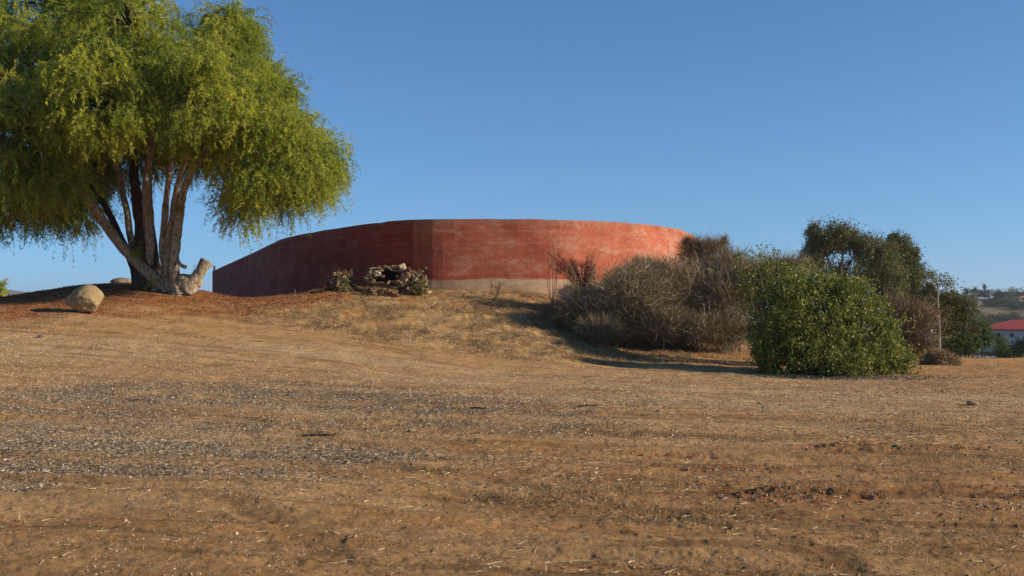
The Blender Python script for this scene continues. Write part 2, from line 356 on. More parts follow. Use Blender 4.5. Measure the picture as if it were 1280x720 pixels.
# ------------------------------------------------------------------ ground sheet
def ground():
    th = np.concatenate([np.linspace(-180, -30, 60)[:-1], np.linspace(-30, -26, 16)[:-1], np.linspace(-26, 26, 1050), np.linspace(26, 30, 16)[1:], np.linspace(30, 180, 60)[1:]])
    rs = [0.3, 1, 2, 3, 4, 4.8]; r = 5.2
    while r < 62: rs.append(r); r += min(max(r*r*.00034, .006), .11)
    rs = np.concatenate([rs, np.geomspace(62, 7900, 230)])
    T, R = np.meshgrid(np.radians(th), rs)
    X = R*np.sin(T); Y = R*np.cos(T); Z = H(X, Y, True)
    nr, nc = T.shape
    V = np.stack([X, Y, Z], -1).reshape(-1, 3)
    i = np.arange(nr-1)[:, None]*nc; j = np.arange(nc-1)[None, :]
    Fq = np.stack([i+j, i+j+1, i+nc+j+1, i+nc+j], -1).reshape(-1, 4)
    x = X.ravel(); y = Y.ravel(); r = R.ravel()
    tan = np.array([.45, .278, .125]); brown = np.array([.30, .168, .066]); redb = np.array([.31, .15, .058])
    grey = np.array([.36, .265, .145]); gold = np.array([.40, .265, .115]); orange = np.array([.43, .225, .078]); pale = np.array([.48, .35, .19])
    col = tan*np.ones((len(x), 1))
    def mx(c, k): 
        nonlocal col
        col = col*(1-k[:, None])+c*k[:, None]
    s = streak(x, y, .5, 4, 61, 5)*.75+fbm(x*.9, y*.9, 62, 4)*.25; mx(brown, sstep(.42, .64, s)*(.75-.4*sstep(17, 24, r)))
    s = streak(x, y, .3, 2.5, 71, 4)*.7+fbm(x, y, 72, 3)*.3; mx(orange, sstep(.5, .7, s)*(.55-.35*sstep(18, 25, r)))
    s = streak(x, y, 1.6, 9, 81, 3); mx(pale, sstep(.45, .7, s)*.6*(1-sstep(26, 34, r))*sstep(11, 15, r))
    mx(brown*.9, (1-sstep(6, 11.5, r))*.75*fbm(x*.6, y*.6, 5, 3)*1.3)
    mx(grey, m_chip(x, y)*.6)
    mx(redb, np.clip(m_clod(x, y)*.8+ell(x, y, 2.3, 10.3, 2.8, 1.6)*.35, 0, 1))
    mx(gold, m_grass(x, y)*(.35+.5*fbm(x, y, 15, 3)))
    mx(brown, m_grass(x, y)*sstep(.5, .66, fbm(x*1.3, y*.7, 16, 3))*.6)
    mx(redb*np.array([1.1, .95, .9]), m_red(x, y)*.9)
    mx(orange, ell(x, y, 14, 33, 10, 7)*.6)
    mx(brown*.8, ell(x, y, 5.2, 33.5, 4.5, 3)*.5)
    col = col*(.84+.34*(fbm(x*.7, y*1.3, 98, 5)*.65+streak(x, y, .22, 1.6, 99, 4)*.35))[:, None]
    k2 = sstep(.60, .70, streak(x, y, .16, 2.2, 101, 4))*(1-sstep(30, 45, r)); col = col*(1-.30*k2)[:, None]
    rd = rut_d(x, y)+(fbm(x*1.5, y*1.5, 55, 2)-.5)*.25; mx(brown*.72, np.exp(-(rd/.13)**2)*.7*sstep(.35, .6, fbm(x*.8, y*.8, 56, 2)))
    f = sstep(50, 75, r)
    veg = np.array([.10, .095, .045]); dryf = np.array([.19, .145, .075])
    n = fbm(x/28, y/28, 90, 4); far = veg*(1-sstep(.45, .6, n))[:, None]+dryf*sstep(.45, .6, n)[:, None]
    hill = np.array([.16, .13, .09]); kh = sstep(1200, 2000, r)[:, None]; far = far*(1-kh)+hill*kh*(.6+.8*fbm(x/120, y/120, 91, 4))[:, None]
    col = col*(1-f[:, None])+far*f[:, None]
    m, nt, b = mat_new('dry_soil')
    a = N(nt, 'Attribute', attribute_name='zone'); p = N(nt, 'NewGeometry').outputs['Position']
    f1 = noise(nt, p, 2.5, 8, .72); f2 = noise(nt, p, 17, 7, .85); f3 = noise(nt, mapping(nt, p, (1, 2.4, 1), (0, 0, -TR)), 4, 8, .8); f4 = noise(nt, p, 95, 3, .8)
    c = mix(nt, 1.0, a.outputs['Color'], ramp(nt, f1, [(.3, (.68, .66, .64)), (.5, (1, 1, 1)), (.7, (1.25, 1.25, 1.27))]), 'MULTIPLY')
    c = mix(nt, 1.0, c, ramp(nt, f3, [(.32, (.74, .72, .70)), (.5, (1, 1, 1)), (.7, (1.16, 1.16, 1.18))]), 'MULTIPLY')
    c = mix(nt, 1.0, c, ramp(nt, f2, [(.3, (.55, .53, .5)), (.45, (.96, .95, .95)), (.62, (1.12, 1.1, 1.1)), (.72, (1.7, 1.75, 1.8))]), 'MULTIPLY')
    c = mix(nt, 1.0, c, ramp(nt, f4, [(.3, (.6, .58, .56)), (.5, (1, 1, 1)), (.62, (1.15, 1.15, 1.15)), (.72, (1.6, 1.62, 1.65))]), 'MULTIPLY')
    nt.links.new(c, b.inputs['Base Color']); b.inputs['Roughness'].default_value = .97; b.inputs['Specular IOR Level'].default_value = .1
    ad = N(nt, 'Math', operation='MULTIPLY_ADD'); nt.links.new(f2, ad.inputs[0]); ad.inputs[1].default_value = .6; nt.links.new(f4, ad.inputs[2])
    bump(nt, ad.outputs[0], b, .9, .018)
    o = build('ground', V, Fq[:, ::-1], m, col=col, smooth=True); tag(o, kind='structure')
    return o
ground()

# ------------------------------------------------------------------ round concrete reservoir
RIM = EYE+115*38/F
def reservoir():
    pl = [(-23.4, 85.7, 0), (-16.4, 66, 0), (-10.15, 48.1, 1), (-7.65, 43.3, 1), (-5.55, 40.1, 1), (-3.45, 38.25, 1), (-.9, 37.98, 1), (1.68, 38.25, 1), (4.35, 39.75, 1), (6.3, 42.3, 1), (7.55, 45.6, 1), (8.3, 50, 1),
          (8.6, 57, 1), (7.0, 68, 1), (1, 79, 1), (-10, 86.5, 1), (-18, 88.5, 1)]
    P = np.array([p[:2] for p in pl], float); n = len(P)
    pts = []
    for i in range(n):
        p0, p1, p2, p3 = P[i-1], P[i], P[(i+1) % n], P[(i+2) % n]
        if i in (0, 1): 
            for u in np.arange(10)/10: pts.append(p1*(1-u)+p2*u)
            continue
        for u in np.arange(7)/7:
            c = .5*((2*p1)+(-p0+p2)*u+(2*p0-5*p1+4*p2-p3)*u*u+(-p0+3*p1-3*p2+p3)*u**3)
            k = .4 if i in (2, 3) else .06; pts.append(c*(1-k)+(p1*(1-u)+p2*u)*k)
    P = np.array(pts); n = len(P)
    T = np.roll(P, -1, 0)-np.roll(P, 1, 0); Nn = np.stack([-T[:, 1], T[:, 0]], 1); Nn /= np.linalg.norm(Nn, axis=1)[:, None]
    # path goes counter-clockwise seen from above: inward normal is to the left
    Pi = P+Nn*.28
    zs = np.concatenate([[-1.5], np.linspace(1.6, RIM, 24)])
    rimv = (vnoise(np.arange(n)*.5, np.zeros(n), 4)-.5)*.02
    stp = np.where((P[:, 1] < 44) & (P[:, 0] > -4.6) & (P[:, 0] < 6.9), .035, 0.)
    def ring(Q, z): return np.column_stack([Q, np.full(n, z) if np.isscalar(z) else z])
    rows = []
    for k, z in enumerate(zs):
        off = (fbm(np.arange(n)*.35+9, np.full(n, z*1.3), 3, 3)-.5)*.05
        q = P+Nn*off[:, None]
        rows.append(ring(q, z if k < len(zs)-1 else z+rimv+stp))
    for z in (RIM, 2.0): rows.append(ring(Pi, z if z < RIM-.1 else z+rimv+stp))
    V = np.concatenate(rows); kx = len(rows)
    i = np.arange(kx-1)[:, None]*n; j = np.arange(n)[None, :]; j2 = (j+1) % n
    Fq = np.stack([i+j, i+j2, i+n+j2, i+n+j], -1).reshape(-1, 4)
    m, nt, b = mat_new('faded_red_paint'); p = N(nt, 'NewGeometry').outputs['Position']
    sx = N(nt, 'SeparateXYZ'); nt.links.new(p, sx.inputs[0])
    big = noise(nt, mapping(nt, p, (.5, .5, 1.1)), .9, 7, .65, .5); mid = noise(nt, mapping(nt, p, (.55, .55, 1.3)), 1.5, 10, .82, .2)
    fine = noise(nt, p, 9, 8, .8); drip = noise(nt, mapping(nt, p, (3.5, 3.5, .25)), 1.5, 6, .7)
    red = ramp(nt, big, [(.33, (.30, .072, .040)), (.5, (.41, .115, .064)), (.68, (.50, .18, .105))])
    red = mix(nt, 1.0, red, ramp(nt, drip, [(.3, (.85, .82, .80)), (.65, (1.06, 1.05, 1.05))]), 'MULTIPLY')
    red = mix(nt, 1.0, red, ramp(nt, fine, [(.35, (.82, .8, .8)), (.6, (1.08, 1.08, 1.08))]), 'MULTIPLY')
    # worn, chalky patches
    gx = N(nt, 'MapRange'); nt.links.new(sx.outputs[0], gx.inputs[0]); gx.inputs[1].default_value = -3; gx.inputs[2].default_value = 6; gx.inputs[3].default_value = -.03; gx.inputs[4].default_value = .035
    sm = N(nt, 'Math', operation='ADD'); nt.links.new(mid, sm.inputs[0]); nt.links.new(gx.outputs[0], sm.inputs[1])
    worn = ramp(nt, sm.outputs[0], [(.50, (0, 0, 0)), (.57, (.38, .38, .38)), (.68, (.85, .85, .85))])
    c = mix(nt, worn, red, (.52, .31, .215))
    # small dark chips of missing paint
    ch = noise(nt, mapping(nt, p, (1, 1, 1.6)), 6, 3, .5); chm = ramp(nt, ch, [(.70, (0, 0, 0)), (.73, (.8, .8, .8))])
    c = mix(nt, chm, c, (.14, .05, .035))
    # left of the joint, the wall's shade is deepened in the paint colour
    left_shade = N(nt, 'MapRange'); nt.links.new(sx.outputs[0], left_shade.inputs[0]); left_shade.inputs[1].default_value = -3.47; left_shade.inputs[2].default_value = -3.44; left_shade.inputs[3].default_value = 1; left_shade.inputs[4].default_value = 0
    c = mix(nt, left_shade.outputs[0], c, mix(nt, 1.0, c, (.70, .56, .56), 'MULTIPLY'))
    # top edge flaking
    tp = N(nt, 'MapRange'); nt.links.new(sx.outputs[2], tp.inputs[0]); tp.inputs[1].default_value = RIM-.16; tp.inputs[2].default_value = RIM-.02
    tq = N(nt, 'Math', operation='MULTIPLY'); nt.links.new(tp.outputs[0], tq.inputs[0]); nt.links.new(ramp(nt, noise(nt, p, 5, 6, .8), [(.45, (0, 0, 0)), (.62, (1, 1, 1))]), tq.inputs[1])
    c = mix(nt, tq.outputs[0], c, (.33, .21, .15))
    # formwork joints
    def joint(z0, s):
        a = N(nt, 'Math', operation='SUBTRACT'); nt.links.new(sx.outputs[2], a.inputs[0]); a.inputs[1].default_value = z0
        a2 = N(nt, 'Math', operation='ABSOLUTE'); nt.links.new(a.outputs[0], a2.inputs[0])
        r = N(nt, 'MapRange'); nt.links.new(a2.outputs[0], r.inputs[0]); r.inputs[1].default_value = .012; r.inputs[2].default_value = .03; r.inputs[3].default_value = s; r.inputs[4].default_value = 0
        return r.outputs[0]
    jm = ramp(nt, noise(nt, mapping(nt, p, (.5, .5, .05)), 1.2, 3, .6), [(.46, (0, 0, 0)), (.56, (1, 1, 1))])
    for z0, s in ((RIM-.37, .3), (RIM-.80, .22)):
        q = N(nt, 'Math', operation='MULTIPLY'); nt.links.new(joint(z0, s), q.inputs[0]); nt.links.new(jm, q.inputs[1]); c = mix(nt, q.outputs[0], c, (.50, .27, .19))
    # bare concrete foot below a wavy paint line
    wv = noise(nt, mapping(nt, p, (.6, .6, .1)), 1.3, 4, .6)
    zz = N(nt, 'Math', operation='MULTIPLY_ADD'); nt.links.new(wv, zz.inputs[0]); zz.inputs[1].default_value = -.42; nt.links.new(sx.outputs[2], zz.inputs[2])
    ft = N(nt, 'MapRange'); nt.links.new(zz.outputs[0], ft.inputs[0]); ft.inputs[1].default_value = 2.50; ft.inputs[2].default_value = 2.53; ft.inputs[3].default_value = 1; ft.inputs[4].default_value = 0
    conc = ramp(nt, mid, [(.35, (.33, .20, .125)), (.5, (.46, .31, .195)), (.65, (.58, .44, .29))])
    fx = N(nt, 'MapRange'); nt.links.new(sx.outputs[0], fx.inputs[0]); fx.inputs[1].default_value = -3.9; fx.inputs[2].default_value = -3.4
    fm = N(nt, 'Math', operation='MULTIPLY'); nt.links.new(ft.outputs[0], fm.inputs[0]); nt.links.new(fx.outputs[0], fm.inputs[1])
    c = mix(nt, fm.outputs[0], c, conc)
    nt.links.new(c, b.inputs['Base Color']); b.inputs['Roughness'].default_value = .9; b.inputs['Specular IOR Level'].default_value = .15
    ad = N(nt, 'Math', operation='MULTIPLY_ADD'); nt.links.new(fine, ad.inputs[0]); ad.inputs[1].default_value = .5; nt.links.new(worn, ad.inputs[2])
    bump(nt, ad.outputs[0], b, .5, .025)
    e = empty('water_reservoir', (-1, 46, 2.3), 'big curved concrete reservoir wall painted faded red on top of the mound', 'reservoir')
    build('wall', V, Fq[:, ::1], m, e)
    Vf = np.concatenate([ring(Pi, 2.1), [[-5, 62, 2.1]]]); build('floor', Vf, np.array([(q, (q+1) % n, n) for q in range(n)]), flat('basin_floor', (.3, .27, .22)), e)
    # a pipe stub rising at the far left end of the wall
    mb = MB(); tube(mb, [(-23.2, 85.5, RIM-.3), (-23.2, 85.5, RIM+.42)], .09, 8); mb.out('pipe', M['bark_dark'], e)
reservoir()

# ------------------------------------------------------------------ boulder and rocks
def rock(name, base, size, label, seed, mat, sink=.12, rot=0, blobs=None, flatk=9, group=None):
    import bmesh
    bm = bmesh.new(); bmesh.ops.create_icosphere(bm, subdivisions=5, radius=1)
    V = np.array([v.co[:] for v in bm.verts]); Fc = np.array([[v.index for v in f.verts] for f in bm.faces]); bm.free()
    rg = np.random.default_rng(seed)
    U = V.copy(); r = np.full(len(V), 1.0)
    for k in range(flatk):
        d = unit(rg.normal(size=3)); h = rg.uniform(.72, .93); dd = U@d
        r = np.minimum(r, np.where(dd > .05, h/np.maximum(dd, .05), 9))
    V = U*r[:, None]
    V *= (1+(vn3(U*2, 1.1, seed)-.5)*.18+(vn3(U*2, 4, seed+2)-.5)*.07+(vn3(U*2, 12, seed+4)-.5)*.025)[:, None]
    if blobs:
        for (bx, by, bz, br, k) in blobs:   # dents (negative) and swellings
            d = np.linalg.norm(U-unit(np.array([bx, by, bz])), axis=1); V *= (1+k*np.exp(-(d/br)**2))[:, None]
    c, s = math.cos(rot), math.sin(rot); V = np.column_stack([V[:, 0]*c-V[:, 1]*s, V[:, 0]*s+V[:, 1]*c, V[:, 2]])
    V = V*np.array(size)*.5; V[:, 2] += size[2]*.5-sink*size[2]
    V = V+np.array(base)
    o = build(name, V-np.array(base), Fc, mat, smooth=True); o.location = base
    return tag(o, label, 'rock', group)
def rockmat(name, lo, hi):
    m, nt, b = mat_new(name); tc = N(nt, 'TexCoord').outputs['Object']
    f = noise(nt, tc, 2.6, 9, .7, .3); g = noise(nt, tc, 24, 5, .8)
    c = ramp(nt, f, [(.32, lo), (.55, tuple((a+b_)/2 for a, b_ in zip(lo, hi))), (.7, hi)])
    c = mix(nt, 1.0, c, ramp(nt, g, [(.35, (.7, .7, .7)), (.6, (1.1, 1.1, 1.1))]), 'MULTIPLY')
    nt.links.new(c, b.inputs['Base Color']); b.inputs['Roughness'].default_value = .95
    ad = N(nt, 'Math', operation='MULTIPLY_ADD'); nt.links.new(g, ad.inputs[0]); ad.inputs[1].default_value = .25; nt.links.new(f, ad.inputs[2])
    bump(nt, ad.outputs[0], b, .9, .08); return m
M['rock'] = rockmat('tan_granite', (.24, .17, .085), (.52, .40, .22))
M['rock_grey'] = rockmat('grey_stone', (.16, .14, .12), (.33, .29, .25))
b0 = hit(106, 391); rock('boulder', b0, (1.06, .85, .86), 'rounded tan granite boulder lying on the slope left of the big tree', 5, M['rock'], .13, .2, [(-.75, -.35, .85, .5, -.33), (-.15, -.95, .1, .16, -.10), (-.1, -.95, .45, .14, -.08), (.45, -.3, .85, .5, .12)], 11)
b1 = at(152, 359, 37.5); b1[2] = gz(b1[0], b1[1]); rock('rock', b1, (.8, .6, .34), 'low grey stone half hidden behind the tree base', 9, M['rock_grey'], .1)
for k, (px, py, s, lab) in enumerate([(52, 423, .13, 'small dark stone alone on bare dirt below the boulder'), (514, 541, .09, 'tiny pale stone at the front edge of the wood chip patch'), (950, 503, .10, 'small pale stone on the dirt in front of the green bush'), (1214, 508, .15, 'pale stone on the dirt near the right edge'),
                              (824, 516, .11, 'small pale stone on the flat dirt below the dry shrubs'), (1152, 462, .12, 'small stone at the right end of the leaf litter under the bush')]):
    b = hit(px, py); b[2] = gz(b[0], b[1]); rock('stone', b, (s*1.3, s, s*.7), lab, 20+k, M['rock_grey'] if k == 0 else M['rock'], .2, k)

# ------------------------------------------------------------------ pepper tree
def pepper_tree():
    Y0 = 34.3
    base = at(205, 360, Y0); base[2] = gz(base[0], base[1])
    e = empty('pepper_tree', base, 'tall weeping pepper tree with several pale trunks on the mound', 'tree')
    rg = np.random.default_rng(11)
    def path(pts): return np.array([at(px, py, Y0+dy) for px, py, dy, _ in pts]), np.array([r for *_, r in pts])
    TRK = [  # px, py, depth offset, radius(m)
     ([(216, 368, .2, .36), (196, 350, .1, .27), (172, 330, 0, .23), (150, 306, -.2, .21), (128, 277, -.5, .20), (110, 252, -.8, .17), (92, 235, -1.2, .14), (62, 205, -1.7, .10), (30, 170, -2.2, .07)], 'bark', 'leaning trunk'),
     ([(176, 366, .6, .30), (168, 335, .6, .17), (152, 302, .6, .14), (140, 275, .6, .12), (124, 248, .7, .10), (100, 215, .9, .09), (70, 150, 1.2, .06)], 'bark_dark', None),
     ([(182, 368, .9, .30), (176, 340, .9, .17), (163, 300, .9, .16), (158, 265, .9, .14), (152, 240, 1, .13), (140, 170, 1.2, .09), (120, 80, 1.5, .06)], 'bark', None),
     ([(182, 369, .4, .66), (183, 345, .4, .58), (177, 318, .4, .33), (176, 280, .4, .28), (170, 250, .4, .25), (165, 200, .4, .2), (160, 120, .3, .13), (165, 30, .3, .07)], 'bark_dark', 'broad central trunk with shade painted into its bark'),
     ([(196, 366, .25, .30), (187, 338, .25, .15), (187, 306, .25, .20), (184, 272, .25, .22), (182, 235, .3, .2), (186, 190, .3, .15), (200, 110, .3, .1), (215, 30, .3, .06)], 'bark', None),
     ([(204, 366, .8, .3), (197, 335, .8, .14), (191, 300, .8, .15), (186, 255, .8, .15), (184, 215, .8, .13), (182, 170, .8, .1), (178, 90, .8, .06)], 'bark_dark', None),
     ([(212, 368, .1, .34), (206, 340, .2, .17), (203, 310, .2, .15), (205, 275, .2, .145), (208, 240, .2, .13), (215, 190, .1, .1), (235, 110, 0, .07), (250, 40, 0, .05)], 'bark', None),
     ([(218, 368, .0, .34), (209, 345, .0, .17), (210, 305, .05, .15), (215, 270, .05, .135), (219, 240, .0, .12), (235, 190, -.2, .09), (275, 130, -.5, .06)], 'bark', None),
     ([(226, 369, -.25, .40), (219, 350, -.25, .24), (217, 325, -.25, .225), (220, 298, -.2, .21), (223, 270, -.2, .2), (228, 240, -.3, .17), (245, 205, -.6, .12), (290, 160, -1, .09), (340, 150, -1.2, .05)], 'bark', 'pale foremost trunk'),
     ([(224, 372, -.2, .42), (228, 352, -.25, .30), (240, 352, -.3, .24), (250, 354, -.1, .2)], 'bark', None),
    ]
    for pts, mt, lab in TRK:
        P, R = path(pts); R = R*(.72 if pts[2][3] > .14 else .88); Ps, Rs = smooth_path(P, R, 9); mb = MB(); tube(mb, Ps, Rs, 14, .2, int(P[0][0]*10) & 63); o = mb.out('trunk', M[mt], e, True)
        if lab: o['label'] = lab
    # sawn-off limb
    P = np.array([at(233, 362, Y0-.25), at(243, 350, Y0-.3), at(250, 340, Y0-.35), at(258, 326, Y0-.35)]); Ps, Rs = smooth_path(P, [.28, .2, .17, .185], 8)
    mb = MB(); tube(mb, Ps, Rs, 14, .18, 8); o = mb.out('sawn_limb', M['bark'], e, True); o['label'] = 'short sawn-off limb leaning right at the tree base'
    d = unit(P[-1]-P[-2]); mb = MB(); tube(mb, [P[-1]-d*.02, P[-1]+d*.012], .15, 14); mb.out('cut_face', M['cutwood'], o if False else e)
    mb = MB(); tube(mb, *smooth_path([at(221, 326, Y0-.4), at(227, 332, Y0-.55), at(232, 334, Y0-.6)], [.07, .06, .07], 4), 8, .3); mb.out('branch_stub', M['bark'], e, True)
    # lobes of the crown: px, py, rx, ry (pixels), depth offset
    LB = [(296, 78, 48, 62, 0, 1.0), (322, 150, 64, 62, -1.6, 1.2), (378, 200, 40, 50, -1.6, .9), (372, 195, 34, 44, -3.2, .5), (330, 222, 34, 30, -3.4, .2), (250, 125, 60, 80, -1.4, 1.1), (135, 50, 95, 75, -.3, 1.3), (40, 105, 95, 95, -1.2, 1.5),
          (35, 200, 72, 68, -2.6, 1.2), (-70, 175, 105, 115, -.6, 1.3), (130, -50, 84, 75, 0, 1.1), (312, 222, 34, 34, .9, .28), (160, 130, 75, 70, 2.4, 1.0), (70, 228, 52, 42, 2.6, .7), (255, 170, 45, 42, 2.0, .5),
          (110, 120, 60, 65, -2.4, .9), (195, 95, 75, 65, -2.0, 1.0), (250, 110, 62, 58, -4.2, .8), (330, 165, 46, 42, -3.4, .5), (120, 120, 62, 60, -4.6, .8), (165, 196, 78, 46, 3.2, 1.3), (246, 190, 44, 42, 2.6, .6), (110, 225, 50, 34, 3.0, .5), (20, 160, 60, 60, -4.2, .6), (155, 25, 72, 50, -3.5, .7), (60, 0, 110, 60, 0, 1.0), (-40, 60, 100, 80, 0, .8), (336, 112, 28, 30, 0, .3), (398, 222, 22, 30, -2.0, .3), (10, 262, 50, 26, -1.0, .5), (85, 268, 36, 14, 2.4, .25),
          (288, 30, 36, 20, .3, .3), (345, 240, 40, 24, -2.2, .25), (302, 262, 26, 26, .5, .12)]
    mb = MB(); wood = MB(); limbs = MB()
    PXM = Y0/F
    for li, (cx, cy, rx, ry, dd, wt) in enumerate(LB):
        if cx > 280: cx -= 5
        cen = at(cx, cy, Y0+dd); rad = np.array([rx*PXM, max(rx, ry)*.85*PXM, ry*PXM])
        # sub clumps on the lobe give the outline its bumps and gaps
        nsub = int(38*wt)+8
        d = unit(rg.normal(size=(nsub, 3))+np.array([0, -.15, .12])); rr = rg.uniform(.3, 1.0, nsub)**.5
        sub = cen+d*rr[:, None]*rad*.92
        # limbs reaching the sub clumps
        root = at(200+(cx-200)*.3, min(max(cy+50, 60), 150), Y0+dd*.35)
        lp = np.array([root, (root+cen)/2+np.array([0, 0, .35]), cen]); ps, rs = smooth_path(lp, [.12, .075, .045], 6); tube(limbs, ps, rs, 7, .15)
        for k in range(0, nsub, 2):
            q = np.array([cen*(1-.3)+root*.3, (cen+sub[k])/2+np.array([0, 0, .25]), sub[k]]); ps, rs = smooth_path(q, [.045, .025, .01], 4); tube(limbs, ps, rs, 4, 0, cap=False)
        for k in range(nsub):
            sr = rg.uniform(.2, .6); tl = rg.normal(0, .2)
            n = int(rg.uniform(20, 34))
            o = unit(rg.normal(size=(n, 3)))*(rg.random(n)**.4)[:, None]*sr*np.array([1, 1, .7]); st = sub[k]+o
            dr = unit(unit(o)*.75+d[k]*.3+np.array([0, 0, .15])+rg.normal(size=(n, 3))*.3)
            Ls = rg.uniform(.25, .7, n); Ls *= np.where(rg.random(n) < .08, 1.6, 1)
            if cy > 190: Ls *= 1.3
            cur = st.copy(); dcur = dr.copy(); S = 11; prev = st.copy()
            tt = .42+tl+rg.normal(0, .10, n)
            for s in range(S):
                step = Ls/S; nxt = cur+dcur*step[:, None]
                dcur = unit(dcur+np.array([0, 0, -.2])+rg.normal(size=(n, 3))*.09)
                m2 = 3 if s > 1 else 2
                for q in range(m2):
                    P = cur+(nxt-cur)*rg.random((n, 1)); ld = unit(dcur*.6+rg.normal(size=(n, 3))*.75+np.array([0, 0, -.3]))
                    leaves(mb, P, ld, unit(rg.normal(size=(n, 3))), rg.uniform(.06, .15, n), rg.uniform(.014, .028, n), np.clip(tt+rg.normal(0, .16, n), 0, 1), .15, rg)
                if s in (3, 6): 
                    ribbons(wood, prev, unit(cur-prev+1e-6), np.linalg.norm(cur-prev, axis=1), .012, 0, 1, rng=rg); prev = cur.copy()
                cur = nxt
    mb.out('crown', M['pepper'], e); wood.out('twigs', M['twig'], e); limbs.out('branches', M['bark_dark'], e, True)
    # small leafy shoots at the trunk base
    sh = MB()
    for (px, py, n) in ((170, 318, 160), (190, 352, 120), (238, 354, 110), (246, 338, 40), (222, 262, 60)):
        sh = MB(); c = at(px, py, Y0-.35); P = c+rg.normal(size=(n, 3))*.1; leaves(sh, P, unit(rg.normal(size=(n, 3))+np.array([0, 0, .5])), unit(rg.normal(size=(n, 3))), .12, .02, rg.uniform(.1, .7, n), .15, rg); sh.out('shoot', M['pepper'], e)
pepper_tree()

# ------------------------------------------------------------------ generic broad crowns, shrubs
def leafy(name, base, lobes, label, cat, mat, n, leaf, trunk_r=.12, bark='bark_dark', seed=1, group=None, droop=0., stems=1, shell=.45, limbs=True, lean=0, clump=None, lw=.5):
    """lobes: (centre xyz, radii xyz, weight) in world units"""
    rg = np.random.default_rng(seed); base = np.array(base, float)
    e = empty(name, base, label, cat, group)
    tw = sum(l[2] for l in lobes); mb = MB(); wd = MB(); tr = MB()
    top = max(l[0][2] for l in lobes)
    fork = base+np.array([lean, 0, (top-base[2])*.45])
    for s in range(stems):
        off = np.array([rg.normal()*trunk_r*1.5, rg.normal()*trunk_r, 0]) if stems > 1 else np.zeros(3)
        ps, rs = smooth_path([base+off-np.array([0, 0, .3]), base*.5+fork*.5+off*2+np.array([lean*.1, 0, 0]), fork+off*3], [trunk_r*1.3, trunk_r, trunk_r*.8], 6); tube(tr, ps, rs, 9, .15, seed)
    for cen, rad, wt in lobes:
        cen = np.array(cen, float); rad = np.array(rad, float)
        if limbs:
            ps, rs = smooth_path([fork, (fork+cen)/2+np.array([0, 0, .1*rad[2]]), cen], [trunk_r*.7, trunk_r*.4, trunk_r*.2], 5); tube(wd, ps, rs, 6, .1, seed)
        m = max(4, int(n*wt/tw)); per = 34; ns = max(3, m//per)
        d = unit(rg.normal(size=(ns, 3))); rr = (shell+(1-shell)*rg.random(ns)); sub = cen+d*rr[:, None]*rad
        cr = clump if clump else .24*float(np.mean(rad))
        if limbs:
            for q in sub[::3]: tube(wd, smooth_path([cen, (cen+q)/2+rg.normal(size=3)*.08*rad, q], [trunk_r*.18, trunk_r*.1, trunk_r*.05], 3)[0], trunk_r*.08, 4, cap=False)
        tl = rg.normal(0, .12, ns); sc = rg.uniform(.5, 1.35, ns)
        ii = np.repeat(np.arange(ns), per); k = len(ii)
        o = rg.normal(size=(k, 3))*(cr*sc[ii])[:, None]*np.array([.62, .62, .45+.5*droop]); P = sub[ii]+o
        ld = unit(rg.normal(size=(k, 3))+d[ii]*.5+np.array([0, 0, -1.2*droop+.15]))
        nn = unit(rg.normal(size=(k, 3))+np.array([0, 0, .6])+d[ii]*.4)
        L = leaf*rg.uniform(.6, 1.3, k); leaves(mb, P, ld, nn, L, L*lw, np.clip(.45+tl[ii]+rg.normal(0, .16, k), 0, 1), .2, rg)
    tr.out('trunk', M[bark], e, True)
    if limbs: wd.out('branches', M[bark], e, True)
    mb.out('crown' if cat == 'tree' else 'foliage', M[mat], e)
    return e

def dry_shrub(name, base, lobes, label, mat, n, seed, group=None, length=(.2, .5), width=.010, up=.3, bias=(0, 0, 0), nstem=60, leaf=0, sr=.25):
    rg = np.random.default_rng(seed); base = np.array(base, float)
    e = empty(name, base, label, 'shrub', group); tw = sum(l[2] for l in lobes); mb = MB(); st = MB()
    for cen, rad, wt in lobes:
        cen = np.array(cen, float); rad = np.array(rad, float); m = int(n*wt/tw); ns = max(4, m//45)
        d = unit(rg.normal(size=(ns, 3))+np.array([0, -.2, .15])); rr = rg.uniform(.35, 1, ns)**.6; sub = cen+d*rr[:, None]*rad*.88
        ii = rg.integers(0, ns, m); P = sub[ii]+rg.normal(size=(m, 3))*sr*np.array([1, .8, .7])*min(1, rad.min())
        g = gz(cen[0], cen[1])-.1; P[:, 2] = np.maximum(P[:, 2], g+rg.random(m)*.3)
        cl = unit(rg.normal(size=(ns, 3))+np.array(bias)*1.5)
        D = unit(cl[ii]*.8+unit(P-cen)*.55+rg.normal(size=(m, 3))*.75+np.array([0, 0, up])+np.array(bias))
        t = np.clip(.42+rg.normal(0, .1, ns)[ii]+rg.normal(0, .2, m), 0, 1)
        ribbons(mb, P, D, rg.uniform(*length, m), width*rg.uniform(.6, 1.6, m), rg.uniform(-.2, .6), 3, t, rg)
        if leaf:
            q = int(m*leaf); j = rg.integers(0, m, q); leaves(mb, P[j]+D[j]*.12+rg.normal(size=(q, 3))*.03, unit(rg.normal(size=(q, 3))), unit(rg.normal(size=(q, 3))), .035, .018, rg.random(q), .2, rg)
        for k in range(max(4, int(nstem*wt/tw))):
            tgt = sub[rg.integers(0, ns)]; b = base+np.array([rg.normal()*.25*rad[0]+(cen[0]-base[0])*.6, rg.normal()*.2*rad[1]+(cen[1]-base[1])*.6, 0]); b[2] = gz(b[0], b[1])-.05
            ps, rs = smooth_path([b, (b+tgt)/2+rg.normal(size=3)*.12, tgt+rg.normal(size=3)*.1], [.014, .010, .005], 4); tube(st, ps, rs, 4, 0, cap=False, t=rg.random()*.45)
    st.out('stems', M[mat], e); mb.out('twigs', M[mat], e); return e

